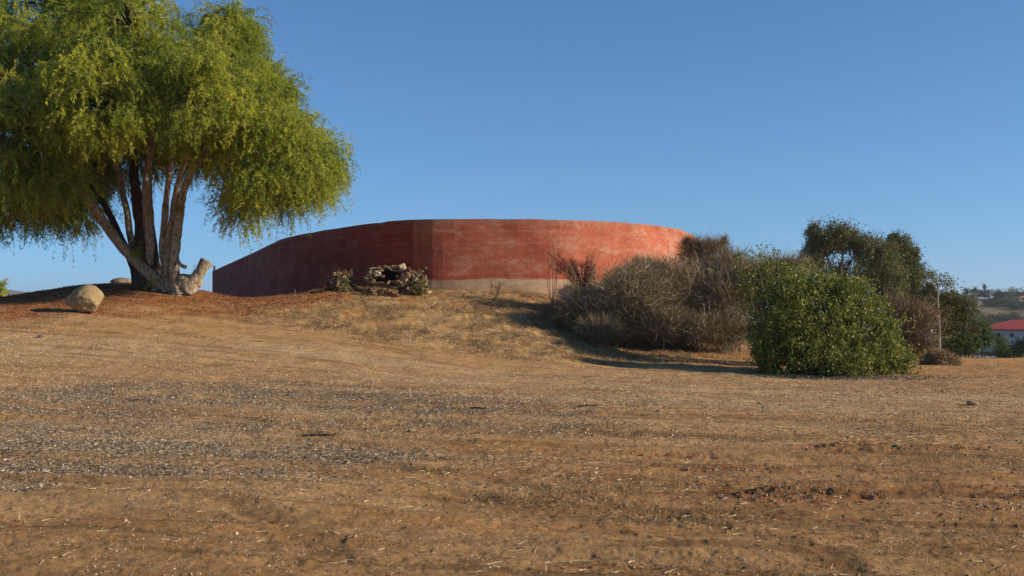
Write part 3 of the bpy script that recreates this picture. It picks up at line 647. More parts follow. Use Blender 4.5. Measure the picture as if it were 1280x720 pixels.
def lob(px, py, rx, ry, Y, wt=1, dep=1.0):
    k = Y/F; return (at(px, py, Y), (rx*k, max(rx, ry)*k*dep, ry*k), wt)

# dry shrubs in front of the wall
g = 'dry grey shrubs below the reservoir'
def gb(px, Y): 
    x = (px-640)/F*Y; return (x, Y, gz(x, Y))
_lob, _gb = lob, gb
def lob(px, py, rx, ry, Y, wt=1, dep=1.0): return _lob(px, py, rx, ry, Y+1.6, wt, dep)
def gb(px, Y): return _gb(px, Y+1.6)
dry_shrub('dry_shrub', gb(775, 31.5), [lob(745, 388, 50, 32, 31.6, 1.0, .8), (lob(790, 380, 52, 46, 31.4, 1.4, .8)), lob(716, 392, 32, 15, 31.6, .5), lob(748, 412, 34, 13, 30.8, .6), lob(690, 388, 14, 7, 32, .12)], 'widest low tangled grey dry shrub, in front of the wall', 'twig', 27000, 1, g, bias=(.3, 0, .0), nstem=90)
dry_shrub('dry_shrub', gb(860, 32.5), [lob(845, 375, 48, 54, 32.4, 1.3, .8), lob(805, 355, 42, 30, 33, .7, .8), lob(820, 405, 46, 24, 31.2, .7, .8), lob(865, 412, 40, 18, 31.2, .6, .8)], 'grey-brown dry shrub in the middle of the thicket, rising against the red wall', 'twig', 27000, 2, g, bias=(.2, 0, .1), nstem=90)
dry_shrub('dry_shrub', gb(905, 32), [lob(905, 385, 34, 46, 32, 1.2, .8), lob(915, 350, 30, 36, 33, .8, .8), lob(905, 416, 34, 16, 31.4, .6, .8), lob(930, 350, 18, 20, 32, .3)], 'grey-brown dry shrub just left of the leafy green bush', 'twig', 20000, 3, g, bias=(.1, 0, .15), nstem=60)
dry_shrub('dry_shrub', gb(880, 36), [lob(872, 325, 25, 28, 36, .9, .8), lob(893, 318, 20, 20, 36, .4), lob(905, 345, 22, 30, 36, .8), lob(868, 360, 30, 30, 36, .8), lob(905, 305, 5, 9, 36, .05), lob(858, 308, 8, 10, 36, .1)], 'tallest reddish brown bare shrub, standing behind the others against the sky', 'twig_brown', 17000, 4, g, length=(.15, .4), width=.009, up=.7, nstem=120, sr=.2)
def thorny():
    rg = np.random.default_rng(3); Y = 33; b = np.array(gb(729, Y)); e = empty('thorny_shrub', b, 'small dark red bare shrub with arching branches at the left end of the thicket', 'shrub'); st = MB(); tw = MB()
    for k in range(34):
        px = rg.uniform(684, 748) if k > 8 else rg.uniform(684, 704); py = 314+abs(px-722)*.5*rg.random()+rg.random()*16
        t = at(px, py, Y+1.6+rg.normal()*.35); m = (b+t)/2+np.array([(b[0]-t[0])*.25, rg.normal()*.1, .28]); ps, rs = smooth_path([b+rg.normal(size=3)*.05, m, t], [.016, .011, .005], 7); tube(st, ps, rs, 5, .1, cap=False, t=rg.random()*.5)
        n = 60; u = rg.uniform(.4, 1, n); P = ps[(u*(len(ps)-1)).astype(int)]; ribbons(tw, P, unit((t-m)*.6+rg.normal(size=(n, 3))*.6), rg.uniform(.08, .3, n), .011, 0, 2, None, rg)
    st.out('stems', M['twig_red'], e); tw.out('twigs', M['twig_red'], e)
thorny()
# upright bare sprigs sticking out of the thicket
def sprig(px, py0, py1, Y, label, seed, spread=.25, n=260, mat='twig_brown'):
    Y = Y+1.6
    rg = np.random.default_rng(seed); b = at(px, py0, Y); b[2] = gz(b[0], b[1]); top = at(px+3, py1, Y); h = top[2]-b[2]
    e = empty('bare_sapling', b, label, 'shrub', 'bare saplings poking out of the thicket'); st = MB(); tw = MB()
    for k in range(7):
        q = np.array([b, b+(top-b)*.55+rg.normal(size=3)*np.array([.14, .1, .05]), top+np.array([rg.normal()*spread, rg.normal()*spread, -abs(rg.normal())*.15])]); ps, rs = smooth_path(q, [.010, .008, .003], 6); tube(st, ps, rs, 4, 0, cap=False, t=.3)
        m = n//7; u = rg.uniform(.45, 1, m); P = ps[(u*(len(ps)-1)).astype(int)]
        ribbons(tw, P, unit(np.column_stack([rg.normal(size=m)*.5, rg.normal(size=m)*.5, np.full(m, .8)])), rg.uniform(.08, .3, m), .009, 0, 2, None, rg)
    st.out('stems', M[mat], e); tw.out('twigs', M[mat], e)
sprig(741, 385, 312, 32.6, 'slim bare sapling standing behind the low tangle near the red-twigged shrub', 1, .14)
sprig(768, 375, 326, 33, 'short bare sapling leaning right above the low tangle', 2, .3, 120)
sprig(794, 370, 314, 33, 'slim bare sapling against the middle of the red wall', 3, .12)
sprig(848, 370, 322, 33.5, 'bushy pale-stemmed sapling where the wall meets the tall brown shrub', 4, .2, 300)
sprig(690, 372, 296, 33.5, 'wispy sapling of long thin curved shoots, farthest left of the saplings', 5, .45, 90)
sprig(618, 373, 352, 33.8, 'tiny bare sapling alone at the foot of the wall', 6, .18, 90)
sprig(712, 400, 322, 32.4, 'sparse bare sapling rising between the red-twigged shrub and its neighbour', 7, .25, 90)
# brown shrub right of the green bush
dry_shrub('dry_shrub', gb(1142, 34), [lob(1138, 410, 28, 33, 34, 1, .8), lob(1120, 395, 24, 22, 35, .5, .8), lob(1118, 425, 20, 18, 34, .4), lob(1142, 434, 22, 9, 33.8, .4)], 'brown dry shrub to the right behind the green bush', 'twig_brown', 12000, 6, None, bias=(.3, 0, .1), nstem=40)
# bare twiggy growth at left top of the green bush
dry_shrub('dry_shrub', gb(968, 29), [lob(966, 352, 34, 26, 29, 1, .8), lob(995, 340, 20, 14, 29, .4)], 'thin grey-brown twiggy shrub rising behind the top of the green bush', 'twig', 5200, 8, None, up=.6, nstem=40)

lob, gb = _lob, _gb
# leafy green bush
def green_bush():
    Y = float(hit(1030, 470)[1]); Y = Y+.9; k = Y/F; rg = np.random.default_rng(21)
    base = np.array([(1035-640)*k, Y, gz((1035-640)*k, Y)])
    e = empty('green_bush', base, 'large rounded leafy green bush on the flat dirt at right', 'bush')
    LB = [(1020, 408, 78, 64, 0, 2.0), (984, 400, 44, 54, 0, 1.2), (1072, 420, 50, 50, 0, 1.2), (1106, 444, 32, 30, -.2, .7), (1040, 446, 84, 32, -.6, 1.4), (962, 438, 30, 36, -.2, .7), (996, 366, 34, 30, .2, .6), (1052, 370, 36, 28, .1, .6), (1026, 356, 22, 18, .2, .3), (1030, 380, 54, 34, .3, 1.2), (1126, 456, 16, 18, -.2, .22), (948, 422, 16, 34, 0, .25), (1092, 386, 24, 16, .3, .22), (1076, 358, 12, 10, .3, .1), (1108, 412, 22, 14, 0, .2)]
    mb = MB(); st = MB(); tot = 58000; tw = sum(l[5] for l in LB)
    for cx, cy, rx, ry, dd, wt in LB:
        cen = at(cx, cy, Y+dd); rad = np.array([rx*k, max(rx*.8, ry)*k*.85, ry*k])*.97; m = int(tot*wt/tw); ns = m//22
        d = unit(rg.normal(size=(ns, 3))+np.array([0, -.25, .1])); rr = .5+.52*rg.random(ns)**.7
        rr = rr*(.70+.62*vn3(d*2+cx*.01, 2.4, 7)); tip = cen+d*rr[:, None]*rad
        ok = tip[:, 2] > base[2]+.06; tip = tip[ok]; d = d[ok]; ns = len(tip)
        # each shoot: leaves along its last 35 cm
        sdir = unit(d*.6+rg.normal(size=(ns, 3))*.7+np.array([0, 0, .35])); ii = np.repeat(np.arange(ns), 22); kk = len(ii)
        u = rg.random(kk)*rg.uniform(.25, .55, ns)[ii]; P = tip[ii]-sdir[ii]*u[:, None]+rg.normal(size=(kk, 3))*.04
        ld = unit(sdir[ii]*.5+rg.normal(size=(kk, 3))*.75+np.array([0, 0, .1])); nn = unit(rg.normal(size=(kk, 3))*.7+np.array([0, -.1, .8])+sdir[ii]*.3)
        tl = rg.normal(0, .12, ns); L = rg.uniform(.04, .085, kk)
        P[:, 2] = np.maximum(P[:, 2], base[2]+.03)
        leaves(mb, P, ld, nn, L, L*.55, np.clip(.45+tl[ii]+rg.normal(0, .17, kk), 0, 1), .18, rg)
        for q in range(0, ns, 15):
            if d[q, 2] < .1: continue
            L2 = rg.uniform(.12, .48); dq = unit(d[q]+np.array([0, 0, .6])); m3 = 22; uu = rg.random(m3)*L2; P = tip[q]+dq*uu[:, None]+rg.normal(size=(m3, 3))*.03
            L = rg.uniform(.04, .08, m3); leaves(mb, P, unit(dq+rg.normal(size=(m3, 3))*.8), unit(rg.normal(size=(m3, 3))+np.array([0, 0, .6])), L, L*.5, rg.uniform(.3, .9, m3), .18, rg)
            tube(st, [tip[q]-dq*.2, tip[q]+dq*L2], .005, 4, cap=False)
        for q in range(0, ns, 9):
            b = base+np.array([rg.normal()*.5+(cen[0]-base[0])*.4, rg.normal()*.4, -.03]); ps, rs = smooth_path([b, (b+tip[q])/2+rg.normal(size=3)*.1, tip[q]], [.018, .012, .004], 4); tube(st, ps, rs, 4, 0, cap=False)
    st.out('stems', M['bark_dark'], e); mb.out('foliage', M['bushleaf'], e)
    # loose leafy shoots behind the upper left
    e2 = empty('leafy_shrub', gb(962, Y+2), 'sparse leafy shrub with loose shoots against the sky behind the green bush', 'bush'); mb = MB(); st = MB(); Y2 = Y+2
    b = np.array(gb(962, Y2))
    for q in range(150):
        px = rg.uniform(922, 1008); py = 306+abs(px-962)*.3+rg.random()**.7*42
        if q < 3: px, py = (938, 311) if q == 0 else ((930, 318) if q == 1 else (950, 313))
        t = at(px, py, Y2)+np.array([0, rg.normal()*.3, 0]); ps, rs = smooth_path([b+rg.normal(size=3)*.15, (b+t)/2+rg.normal(size=3)*.15, t], [.018, .01, .003], 7); tube(st, ps, rs, 4, 0, cap=False)
        m = 46; u = rg.choice([.72, .82, .92, 1.0], m); P = ps[(u*(len(ps)-1)).astype(int)]+rg.normal(size=(m, 3))*.085
        L = rg.uniform(.045, .09, m); leaves(mb, P, unit(rg.normal(size=(m, 3))+np.array([0, 0, .3])), unit(rg.normal(size=(m, 3))+np.array([0, 0, .6])), L, L*.55, np.clip(rg.normal(.42, .2, m), 0, 1), .18, rg)
    st.out('stems', M['twig'], e2); mb.out('foliage', M['bushleaf'], e2)
    return Y
GB_Y = green_bush()

# ------------------------------------------------------------------ log and brush heaps at the wall
def lump(c, s, seed, sub=2):
    import bmesh
    bm = bmesh.new(); bmesh.ops.create_icosphere(bm, subdivisions=sub, radius=1)
    V = np.array([v.co[:] for v in bm.verts]); Fc = np.array([[v.index for v in f.verts] for f in bm.faces]); bm.free()
    V = V*(1+(vn3(V*2+seed, 1.6, seed % 50)-.5)*.9)[:, None]*np.array(s); return V+np.array(c), Fc
def brush_heap(px0, px1, pyt, pyb, Y, label, seed, green=.25, group='cut brush heaps against the wall'):
    rg = np.random.default_rng(seed); cx = (px0+px1)/2; b = np.array(gb(cx, Y)); k = Y/F; rx = (px1-px0)/2*k; h = (pyb-pyt)*k
    e = empty('brush_heap', b, label, 'brush heap', group); mb = MB(); lf = MB(); tw = MB()
    n = 300
    for i in range(n):
        u = unit(rg.normal(size=3)); u[2] = abs(u[2]); rr = rg.uniform(.5, 1); c = b+np.array([u[0]*rx*rr, u[1]*rx*.6*rr-.05, u[2]*h*.9*rr])
        a = unit(rg.normal(size=3)); L = rg.uniform(.05, .2); tube(mb, [c-a*L/2, c+a*L/2], rg.uniform(.02, .06), 6, .3, i, True, rg.random())
    m = 1500; u = unit(rg.normal(size=(m, 3))); u[:, 2] = abs(u[:, 2]); P = b+u*rg.uniform(.4, 1.05, (m, 1))*np.array([rx, rx*.65, h]); P[:, 2] = np.maximum(P[:, 2], b[2])
    leaves(mb, P, unit(rg.normal(size=(m, 3))), unit(rg.normal(size=(m, 3))), rg.uniform(.04, .12, m), .045, rg.beta(1.3, 2.2, m), .35, rg)
    ribbons(tw, P[:500], unit(rg.normal(size=(500, 3))+np.array([0, 0, .4])), rg.uniform(.1, .35, 500), .012, 0, 2, None, rg)
    q = int(800*green); P = b+np.column_stack([rg.normal(size=q)*.28*rx+.3*rx, -abs(rg.normal(size=q))*.2-.1, rg.random(q)**1.6*h*.6])
    leaves(lf, P, unit(rg.normal(size=(q, 3))+np.array([0, 0, .6])), unit(rg.normal(size=(q, 3))), .07, .025, rg.uniform(.3, 1, q), .2, rg)
    mb.out('chunks', M['chunk'], e); tw.out('twigs', M['twig'], e); tag(lf.out('weeds', M['green'], e), kind='stuff')
M['chunk'] = tint_mat('cut_chunk', [(0, (.06, .035, .02)), (.5, (.20, .12, .065)), (.85, (.36, .25, .15)), (1, (.62, .52, .38))], .9)
brush_heap(408, 446, 334, 358, 35.6, 'smaller heap of dry cuttings and green weeds against the shaded wall', 1, .5)
brush_heap(500, 538, 331, 357, 35.6, 'heap of dry cuttings and weeds right of the hollow stump', 2, .7)
sprigw = MB(); 
def hollow_log():
    Y = 35.5; rg = np.random.default_rng(4); b = np.array(gb(485, Y))
    e = empty('hollow_stump', b, 'pale hollow tree stump lying open with a dark cavity', 'stump')
    c = at(483, 347, Y); k = Y/F
    # open shell: thick ring of weathered wood round a cavity facing the camera
    n = 48; mb = MB(); ang = np.arange(n)/n*2*math.pi
    rows = []
    for (f, dy, s) in ((.80, -.02, .0), (.86, -.24, 1), (.98, -.22, 2), (1.05, .1, 3), (.95, .5, 4)):
        rr = 1+(vnoise(np.cos(ang)*2.2+5, np.sin(ang)*2.2+s*.2, 3)-.5)*.75+(vnoise(np.cos(ang)*7, np.sin(ang)*7+s, 5)-.5)*.35
        rows.append(np.column_stack([c[0]+np.cos(ang)*23*k*f*rr, np.full(n, Y+dy), np.maximum(c[2]+np.sin(ang)*12*k*f*rr, b[2]-.1)]))
    V = np.concatenate(rows); i = np.arange(len(rows)-1)[:, None]*n; j = np.arange(n)[None, :]; F4 = np.stack([i+j, i+(j+1) % n, i+n+(j+1) % n, i+n+j], -1).reshape(-1, 4)
    mb.add(V, F4, None, .5)
    mb.out('shell', M['log'], e, True)
    mb = MB()
    def chunk(px, py, dy, w_, h_, q, t): 
        V, Fc = lump(at(px, py, Y+dy), (w_*k, w_*k*.8, h_*k), q, 2); V = V+(rg.random(V.shape)-.5)*.035; mb.add(V, None, Fc, t)
    for q in range(70):
        a = rg.uniform(-.9, math.pi+.5); chunk(486+math.cos(a)*rg.uniform(19, 31), 345-math.sin(a)*rg.uniform(9, 13), rg.uniform(-.2, .2), rg.uniform(1.2, 4), rg.uniform(1.2, 3), q, rg.beta(2, 3))
    for q in range(16): chunk(rg.uniform(468, 503), rg.uniform(345, 356), -.3+rg.random()*.1, rg.uniform(1.5, 3.6), rg.uniform(1.2, 2.8), q+200, rg.beta(2, 3))
    for q in range(14): chunk(rg.uniform(506, 532), rg.uniform(335, 352), -.25, rg.uniform(1.5, 3.5), rg.uniform(1.5, 3), q+300, rg.beta(2, 2.5))
    for (px, py, w_, h_, t) in ((503, 334, 4.5, 5, .92), (505, 347, 4.5, 7, .75), (471, 342, 5, 4.5, .97), (476, 338, 4, 2.5, .7), (500, 352, 4, 4, .45), (510, 342, 5, 6, .4), (464, 347, 4, 3, .5)): chunk(px, py, -.18, w_, h_, int(px), t)
    mb.out('broken_pieces', M['chunk'], e)
    mb = MB()
    rows = []
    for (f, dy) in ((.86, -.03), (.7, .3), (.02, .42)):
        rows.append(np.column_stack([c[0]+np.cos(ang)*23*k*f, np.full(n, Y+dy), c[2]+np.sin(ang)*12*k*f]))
    V = np.concatenate(rows); i = np.arange(2)[:, None]*n; F4 = np.stack([i+j, i+(j+1) % n, i+n+(j+1) % n, i+n+j], -1).reshape(-1, 4); mb.add(V, F4, None, .5); mb.out('cavity', M['wood_dark'], e, True)
    # knobbly log in front
    Y2 = 35.0; b2 = np.array(gb(478, Y2)); e2 = empty('fallen_log', b2, 'knobbly pale log lying flat in front of the hollow stump', 'log'); mb = MB()
    x0 = (456-640)/F*Y2; x1 = (497-640)/F*Y2; xs = np.linspace(x0, x1, 12); P = np.array([(x, Y2, gz(x, Y2)+.08) for x in xs]); tube(mb, P, .11, 10, .5, 4)
    for q in range(24):
        x = rg.uniform(x0, x1); V, Fc = lump((x, Y2-.05+rg.normal()*.08, gz(x, Y2)+rg.uniform(.0, .2)), rg.uniform(.03, .10, 3), q+50); mb.add(V+(rg.random(V.shape)-.5)*.03, None, Fc, rg.beta(2, 2))
    mb.out('log_body', M['chunk'], e2)
    mb = MB(); tube(mb, [P[0]+np.array([-.03, 0, 0]), P[0]+np.array([.01, 0, 0])], .12, 10); mb.out('dark_end', M['wood_dark'], e2)
hollow_log()

# ------------------------------------------------------------------ straw-covered root clump on the right
def dirt_clump():
    b = hit(1178, 456); rg = np.random.default_rng(9)
    e = empty('root_clump', b, 'dug up root ball under straw on the bank beyond the green bush', 'root ball'); mb = MB()
    k = b[1]/F
    for (dx, dz, sx, sz) in ((0, .05, 15, 6), (-9, .22, 8, 8), (12, .0, 13, 4)):
        V, Fc = lump(b+np.array([dx*k, .1, dz-.1]), (sx*k, .5, sz*k), int(sx), 4); V += ((vn3(V, 6, 4)-.5)*.12)[:, None]; mb.add(V, None, Fc, np.clip(.3+(V[:, 2]-b[2])*.3, 0, 1))
    mb.out('soil', M['clod'], e, True)
    st = MB(); n = 8000; u = unit(rg.normal(size=(n, 3))); u[:, 2] = abs(u[:, 2]); P = b+np.array([-6*k, -.1, .0])+u*rg.uniform(.75, 1.08, (n, 1))*np.array([19*k, .7, 16*k])
    ribbons(st, P, unit(rg.normal(size=(n, 3))+np.array([0, -.3, -.5])), rg.uniform(.1, .28, n), .016, .5, 2, None, rg); st.out('straw', M['golden'], e)
dirt_clump()

# ------------------------------------------------------------------ middle distance trees on the right
def px_tree(name, Y, base_px, lobes_px, *a, **kw):
    k = Y/F; x = (base_px-640)*k
    return leafy(name, (x, Y, float(H0(x, Y))), [lob(px, py, rx, ry, Y+dy, wt, .9) for px, py, rx, ry, dy, wt in lobes_px], *a, **kw)
px_tree('eucalyptus_tree', 72, 1050, [(1030, 300, 24, 22, 0, 1), (1055, 296, 26, 20, 0, 1), (1085, 312, 26, 24, 0, 1.1), (1020, 325, 18, 22, 0, .7), (1100, 340, 28, 28, 0, 1.2), (1070, 350, 30, 30, 0, .8), (1110, 375, 25, 30, 0, .9), (1018, 290, 9, 16, 0, .25), (1012, 312, 8, 12, 0, .2), (1045, 335, 20, 14, 1, .3), (1108, 322, 16, 24, .5, .7), (1118, 350, 16, 24, .5, .6)],
        'broad dark drooping eucalyptus behind the green bush', 'tree', 'euc', 36000, .20, .26, 'bark', 31, None, .8, 3, .35, lw=.3)
px_tree('eucalyptus_tree', 76, 1128, [(1125, 315, 17, 22, 0, 1), (1135, 340, 20, 26, 0, 1.2), (1140, 372, 19, 30, 0, 1.2), (1118, 300, 9, 11, 0, .3), (1142, 320, 7, 14, 0, .3), (1125, 385, 22, 30, 0, 1)],
        'narrower dark eucalyptus, right of the broad one', 'tree', 'euc', 24000, .20, .2, 'bark_dark', 32, None, .8, 1, .35, lw=.3)
# thin tree with white trunk
def sapling():
    Y = 52; rg = np.random.default_rng(5); k = Y/F; x = (1173-640)*k; b = np.array([x, Y, float(H0(x, Y))])
    e = empty('pale_sapling', b, 'thin young tree with a white trunk and few leaves', 'tree'); tr = MB(); br = MB(); mb = MB()
    ps, rs = smooth_path([b-np.array([0, 0, .2]), at(1174, 420, Y), at(1173, 390, Y), at(1172, 360, Y), at(1170, 345, Y)], [.055, .048, .042, .03, .016], 6); tube(tr, ps, rs, 8, .1); tr.out('trunk', M['bark_pale'], e, True)
    for (px0, py0, px1, py1) in ((1173, 392, 1181, 384), (1173, 420, 1182, 406), (1172, 366, 1184, 356), (1171, 355, 1163, 342), (1172, 362, 1160, 352), (1173, 420, 1181, 422), (1171, 350, 1168, 343), (1173, 375, 1165, 368), (1173, 398, 1166, 390), (1172, 360, 1178, 349), (1173, 404, 1186, 394)):
        A = at(px0, py0, Y); B = at(px1, py1, Y)+np.array([0, rg.normal()*.3, 0]); ps, rs = smooth_path([A, (A+B)/2+np.array([0, 0, -.04]), B], [.035, .022, .008], 5); tube(br, ps, rs, 5)
        n = 170 if py1 < 360 else 60; P = B+rg.normal(size=(n, 3))*np.array([.22, .22, .15]); leaves(mb, P, unit(rg.normal(size=(n, 3))+np.array([0, 0, -.3])), unit(rg.normal(size=(n, 3))), .09, .06, rg.uniform(.2, 1, n), .2, rg)
    br.out('branches', M['bark_pale'], e, True); mb.out('crown', M['olive'], e)
sapling()
gR = 'scrubby trees beyond the edge of the flat ground'
px_tree('olive_tree', 58, 1195, [(1190, 375, 18, 14, 0, 1), (1205, 388, 16, 14, 0, 1), (1185, 400, 20, 18, 0, 1.2), (1208, 412, 16, 18, 0, 1), (1180, 425, 16, 16, 0, 1), (1165, 385, 10, 20, 0, .6)], 'yellowish olive scrubby tree right behind the white-trunked young tree', 'tree', 'olive', 9500, .13, .1, 'bark', 41, gR, clump=.26)
px_tree('olive_tree', 55, 1213, [(1208, 434, 13, 10, 0, 1), (1198, 428, 13, 13, 0, 1), (1218, 430, 8, 9, 0, .6), (1190, 435, 14, 10, 0, .6)], 'low green scrubby tree at the edge of the bare bank, left of the red-roofed building', 'tree', 'green', 6500, .12, .08, 'bark_dark', 42, gR)
px_tree('olive_tree', 95, 1228, [(1226, 414, 8, 11, 0, 1), (1232, 426, 6, 9, 0, .7)], 'bright green small tree just left of the building wall', 'tree', 'green', 3500, .2, .1, 'bark_dark', 43, gR, clump=.5)
px_tree('olive_tree', 70, 1163, [(1162, 370, 9, 14, 0, .6), (1160, 392, 12, 16, 0, 1), (1162, 362, 6, 7, 0, .2)], 'dark small tree between the eucalyptus and the white-trunked young tree', 'tree', 'dark', 4500, .15, .08, 'bark_dark', 44, gR)
px_tree('olive_tree', 110, 1255, [(1254, 439, 7, 6, 0, 1), (1264, 445, 10, 5, 0, 1), (1251, 428, 3, 7, 0, .3)], 'yellow-green bushy tree in front of the white building wall', 'tree', 'green', 4500, .22, .1, 'bark_dark', 45, gR, clump=.5)
px_tree('olive_tree', 105, 1277, [(1276, 433, 6, 7, 0, 1), (1290, 426, 8, 12, 0, 1), (1271, 439, 4, 4, 0, .3)], 'olive tree in front of the building at the right edge', 'tree', 'olive', 3500, .2, .1, 'bark_dark', 46, gR, clump=.5)
px_tree('olive_tree', 42, 1264, [(1264, 443, 17, 5.5, 0, 1)], 'low bright green weedy bush on the lip of the bank at right', 'bush', 'green', 2200, .06, .03, 'bark_dark', 47, None, stems=3) if False else None

# ------------------------------------------------------------------ building and parked cars in the valley
def box(mb, x0, x1, y0, y1, z0, z1, t=.5):
    V = [(x, y, z) for z in (z0, z1) for y in (y0, y1) for x in (x0, x1)]
    mb.add(V, [(0, 2, 3, 1), (4, 5, 7, 6), (0, 1, 5, 4), (2, 6, 7, 3), (0, 4, 6, 2), (1, 3, 7, 5)], None, t)
M['whitewall'] = flat('white_stucco', (.55, .55, .56), .9, .06, .6); M['redroof'] = flat('red_roof', (.38, .055, .04), .6, .12, .4); M['dkred'] = flat('dark_red_trim', (.12, .035, .03), .8)
M['window'] = flat('dark_glass', (.03, .035, .04), .15, .1); M['beige'] = flat('beige_wall', (.45, .38, .3), .9, .1); M['greyroof'] = flat('grey_shingle', (.26, .25, .24), .9, .15); M['brownroof'] = flat('brown_tile', (.25, .12, .07), .9, .15)
M['carwhite'] = flat('white_car_paint', (.7, .7, .7), .3, .03); M['cargrey'] = flat('grey_car_paint', (.3, .31, .33), .3, .03); M['tyre'] = flat('tyre', (.02, .02, .02), .9)
def hip_building(name, cx, cy, w, d, z0, h, rh, label, wall, roof, group=None, wins=((.2, .7),), ov=.8, gname='building', trim=False, rot=0):
    e = empty(name, (0, 0, 0), label, gname, group)
    mb = MB(); box(mb, -w/2, w/2, -d/2, d/2, -2.5, h); mb.out('wall', wall, e)
    mb = MB(); rid = max(0, w/2-d/2)
    V = [(-w/2-ov, -d/2-ov, h), (w/2+ov, -d/2-ov, h), (w/2+ov, d/2+ov, h), (-w/2-ov, d/2+ov, h), (-rid, 0, h+rh), (rid, 0, h+rh), (-w/2-ov, -d/2-ov, h-.25), (w/2+ov, -d/2-ov, h-.25), (w/2+ov, d/2+ov, h-.25), (-w/2-ov, d/2+ov, h-.25)]
    mb.add(V, [(0, 1, 5, 4), (2, 3, 4, 5), (0, 6, 7, 1), (1, 7, 8, 2), (2, 8, 9, 3), (3, 9, 6, 0), (9, 8, 7, 6)], [(1, 2, 5), (3, 0, 4)]); mb.out('roof', roof, e)
    for (u, v, ww, hh) in wins:
        mb = MB(); x = -w/2+u*w; box(mb, x-ww/2, x+ww/2, -d/2-.06, -d/2+.05, v-hh/2, v+hh/2); o = mb.out('window', M['window'], e)
        mb = MB(); box(mb, x-ww/2-.1, x+ww/2+.1, -d/2-.12, -d/2-.001, v-hh/2-.14, v-hh/2-.02); mb.out('sill', M['whitewall'], e)
    if trim:
        mb = MB(); box(mb, -w/2-.03, w/2+.03, -d/2-.03, d/2+.03, -2.4, 1.1); mb.out('plinth', M['dkred'], e)
    e.location = (cx, cy, z0); e.rotation_euler = (0, 0, rot); return e
Yb = 240; kb = Yb/F; xl = (1243-640)*kb; zb = float(H0(xl+14, Yb)); eh = EYE+(HZ-412)*kb-zb
RB = -.55
hip_building('red_roofed_building', xl+21*math.cos(RB)-6.5*math.sin(RB), Yb+21*math.sin(RB)+6.5*math.cos(RB)+9, 42, 13, zb, eh, 2.1, 'white building with bright red hipped roof low in the valley', M['whitewall'], M['redroof'], None,
   [(.1, eh-1.3, 1.3, .9), (.17, eh-1.3, .9, .9), (.44, eh-1.3, .9, .9), (.62, eh-1.3, .9, .9), (.8, eh-1.3, .9, .9), (.12, 1.9, 1.6, 1.2), (.35, 1.9, 1.6, 1.2), (.6, 1.9, 1.6, 1.2)], .9, 'building', True, RB)
def car(px, Y, label, paint, rot):
    k = Y/F; x = (px-640)*k; z = float(H0(x, Y)); e = empty('parked_car', (0, 0, 0), label, 'car', 'cars parked in the valley')
    mb = MB(); xs = np.array([-2.2, -2.1, -1.3, 1.2, 2.1, 2.2]); prof = [(-2.2, .35), (-2.2, .8), (-1.95, .95), (-1.3, 1.0), (1.15, 1.0), (2.1, .85), (2.2, .6), (2.2, .35)]
    V = [(a, s, c) for s in (-.85, .85) for a, c in prof]; n = len(prof); mb.add(V, [(i, (i+1) % n, n+(i+1) % n, n+i) for i in range(n)]+[(0, 1, 2, 3), (0, 3, 4, 7), (4, 5, 6, 7)]+[(n+3, n+2, n+1, n), (n+7, n+4, n+3, n), (n+7, n+6, n+5, n+4)], None); mb.out('body', paint, e)
    mb = MB(); V = [(a, s*(.78 if c < 1.2 else .66), c) for s in (-1, 1) for a, c in ((-1.5, 1.0), (-1.1, 1.48), (.35, 1.48), (1.1, 1.0))]; mb.add(V, [(0, 1, 2, 3), (7, 6, 5, 4), (0, 4, 5, 1), (2, 6, 7, 3)]); mb.out('windows', M['window'], e)
    mb = MB(); box(mb, -1.08, .33, -.64, .64, 1.485, 1.53); mb.out('roof', paint, e)
    for wx in (-1.35, 1.35):
        for wy in (-.8, .8):
            mb = MB(); tube(mb, [(wx, wy-.1, .33), (wx, wy+.1, .33)], .33, 12); mb.out('wheel', M['tyre'], e)
    e.location = (x, Y, z); e.rotation_euler = (0, 0, rot); return e
for px, Y, lab, pt, r in ((1230, 200, 'white car left of the red-roofed building, leftmost of the parked row', 'carwhite', .1), (1237, 198, 'grey car parked in front of the building corner', 'cargrey', .2), (1244, 203, 'white car parked in front of the left half of the building wall', 'carwhite', 1.2), (1258, 200, 'white car seen end-on below the building, between the bushes', 'carwhite', 1.5), (1279, 195, 'pale car at the right edge below the building', 'cargrey', .2),
                          (1192, 420, 'white vehicle on the far hillside left of the ridge houses', 'carwhite', .3), (1197, 395, 'white vehicle lower on the far hillside above the scrub', 'carwhite', .2)): car(px, Y, lab, M[pt], r)
# houses on the ridge
for px, Y, w_, rl, lab, wl, rf in ((1222, 585, 11, 0, 'long pale house among the trees below the ridge palms', 'beige', 'greyroof'), (1241, 640, 9, .2, 'low house with grey roof on the ridge right of the palm group', 'whitewall', 'greyroof'), (1262, 640, 9, -.1, 'house half hidden in dark trees on the ridge', 'beige', 'brownroof'), (1280, 590, 10, .1, 'brown-roofed house on the hillside at the right edge', 'beige', 'brownroof'), (1211, 520, 6, .1, 'small pale shed on the far slope', 'whitewall', 'greyroof'), (1161, 300, 6, .2, 'small white-roofed hut seen between the eucalyptus and the young tree', 'whitewall', 'whitewall')):
    k = Y/F; x = (px-640)*k; hip_building('hillside_house', x, Y, w_, 8, float(H0(x, Y)), 2.6, 1.1, lab, M[wl], M[rf], 'houses on the far hillside', [(.25, 1.7, 1.5, 1.2), (.7, 1.7, 1.5, 1.2)], .5, 'house', False, rl)
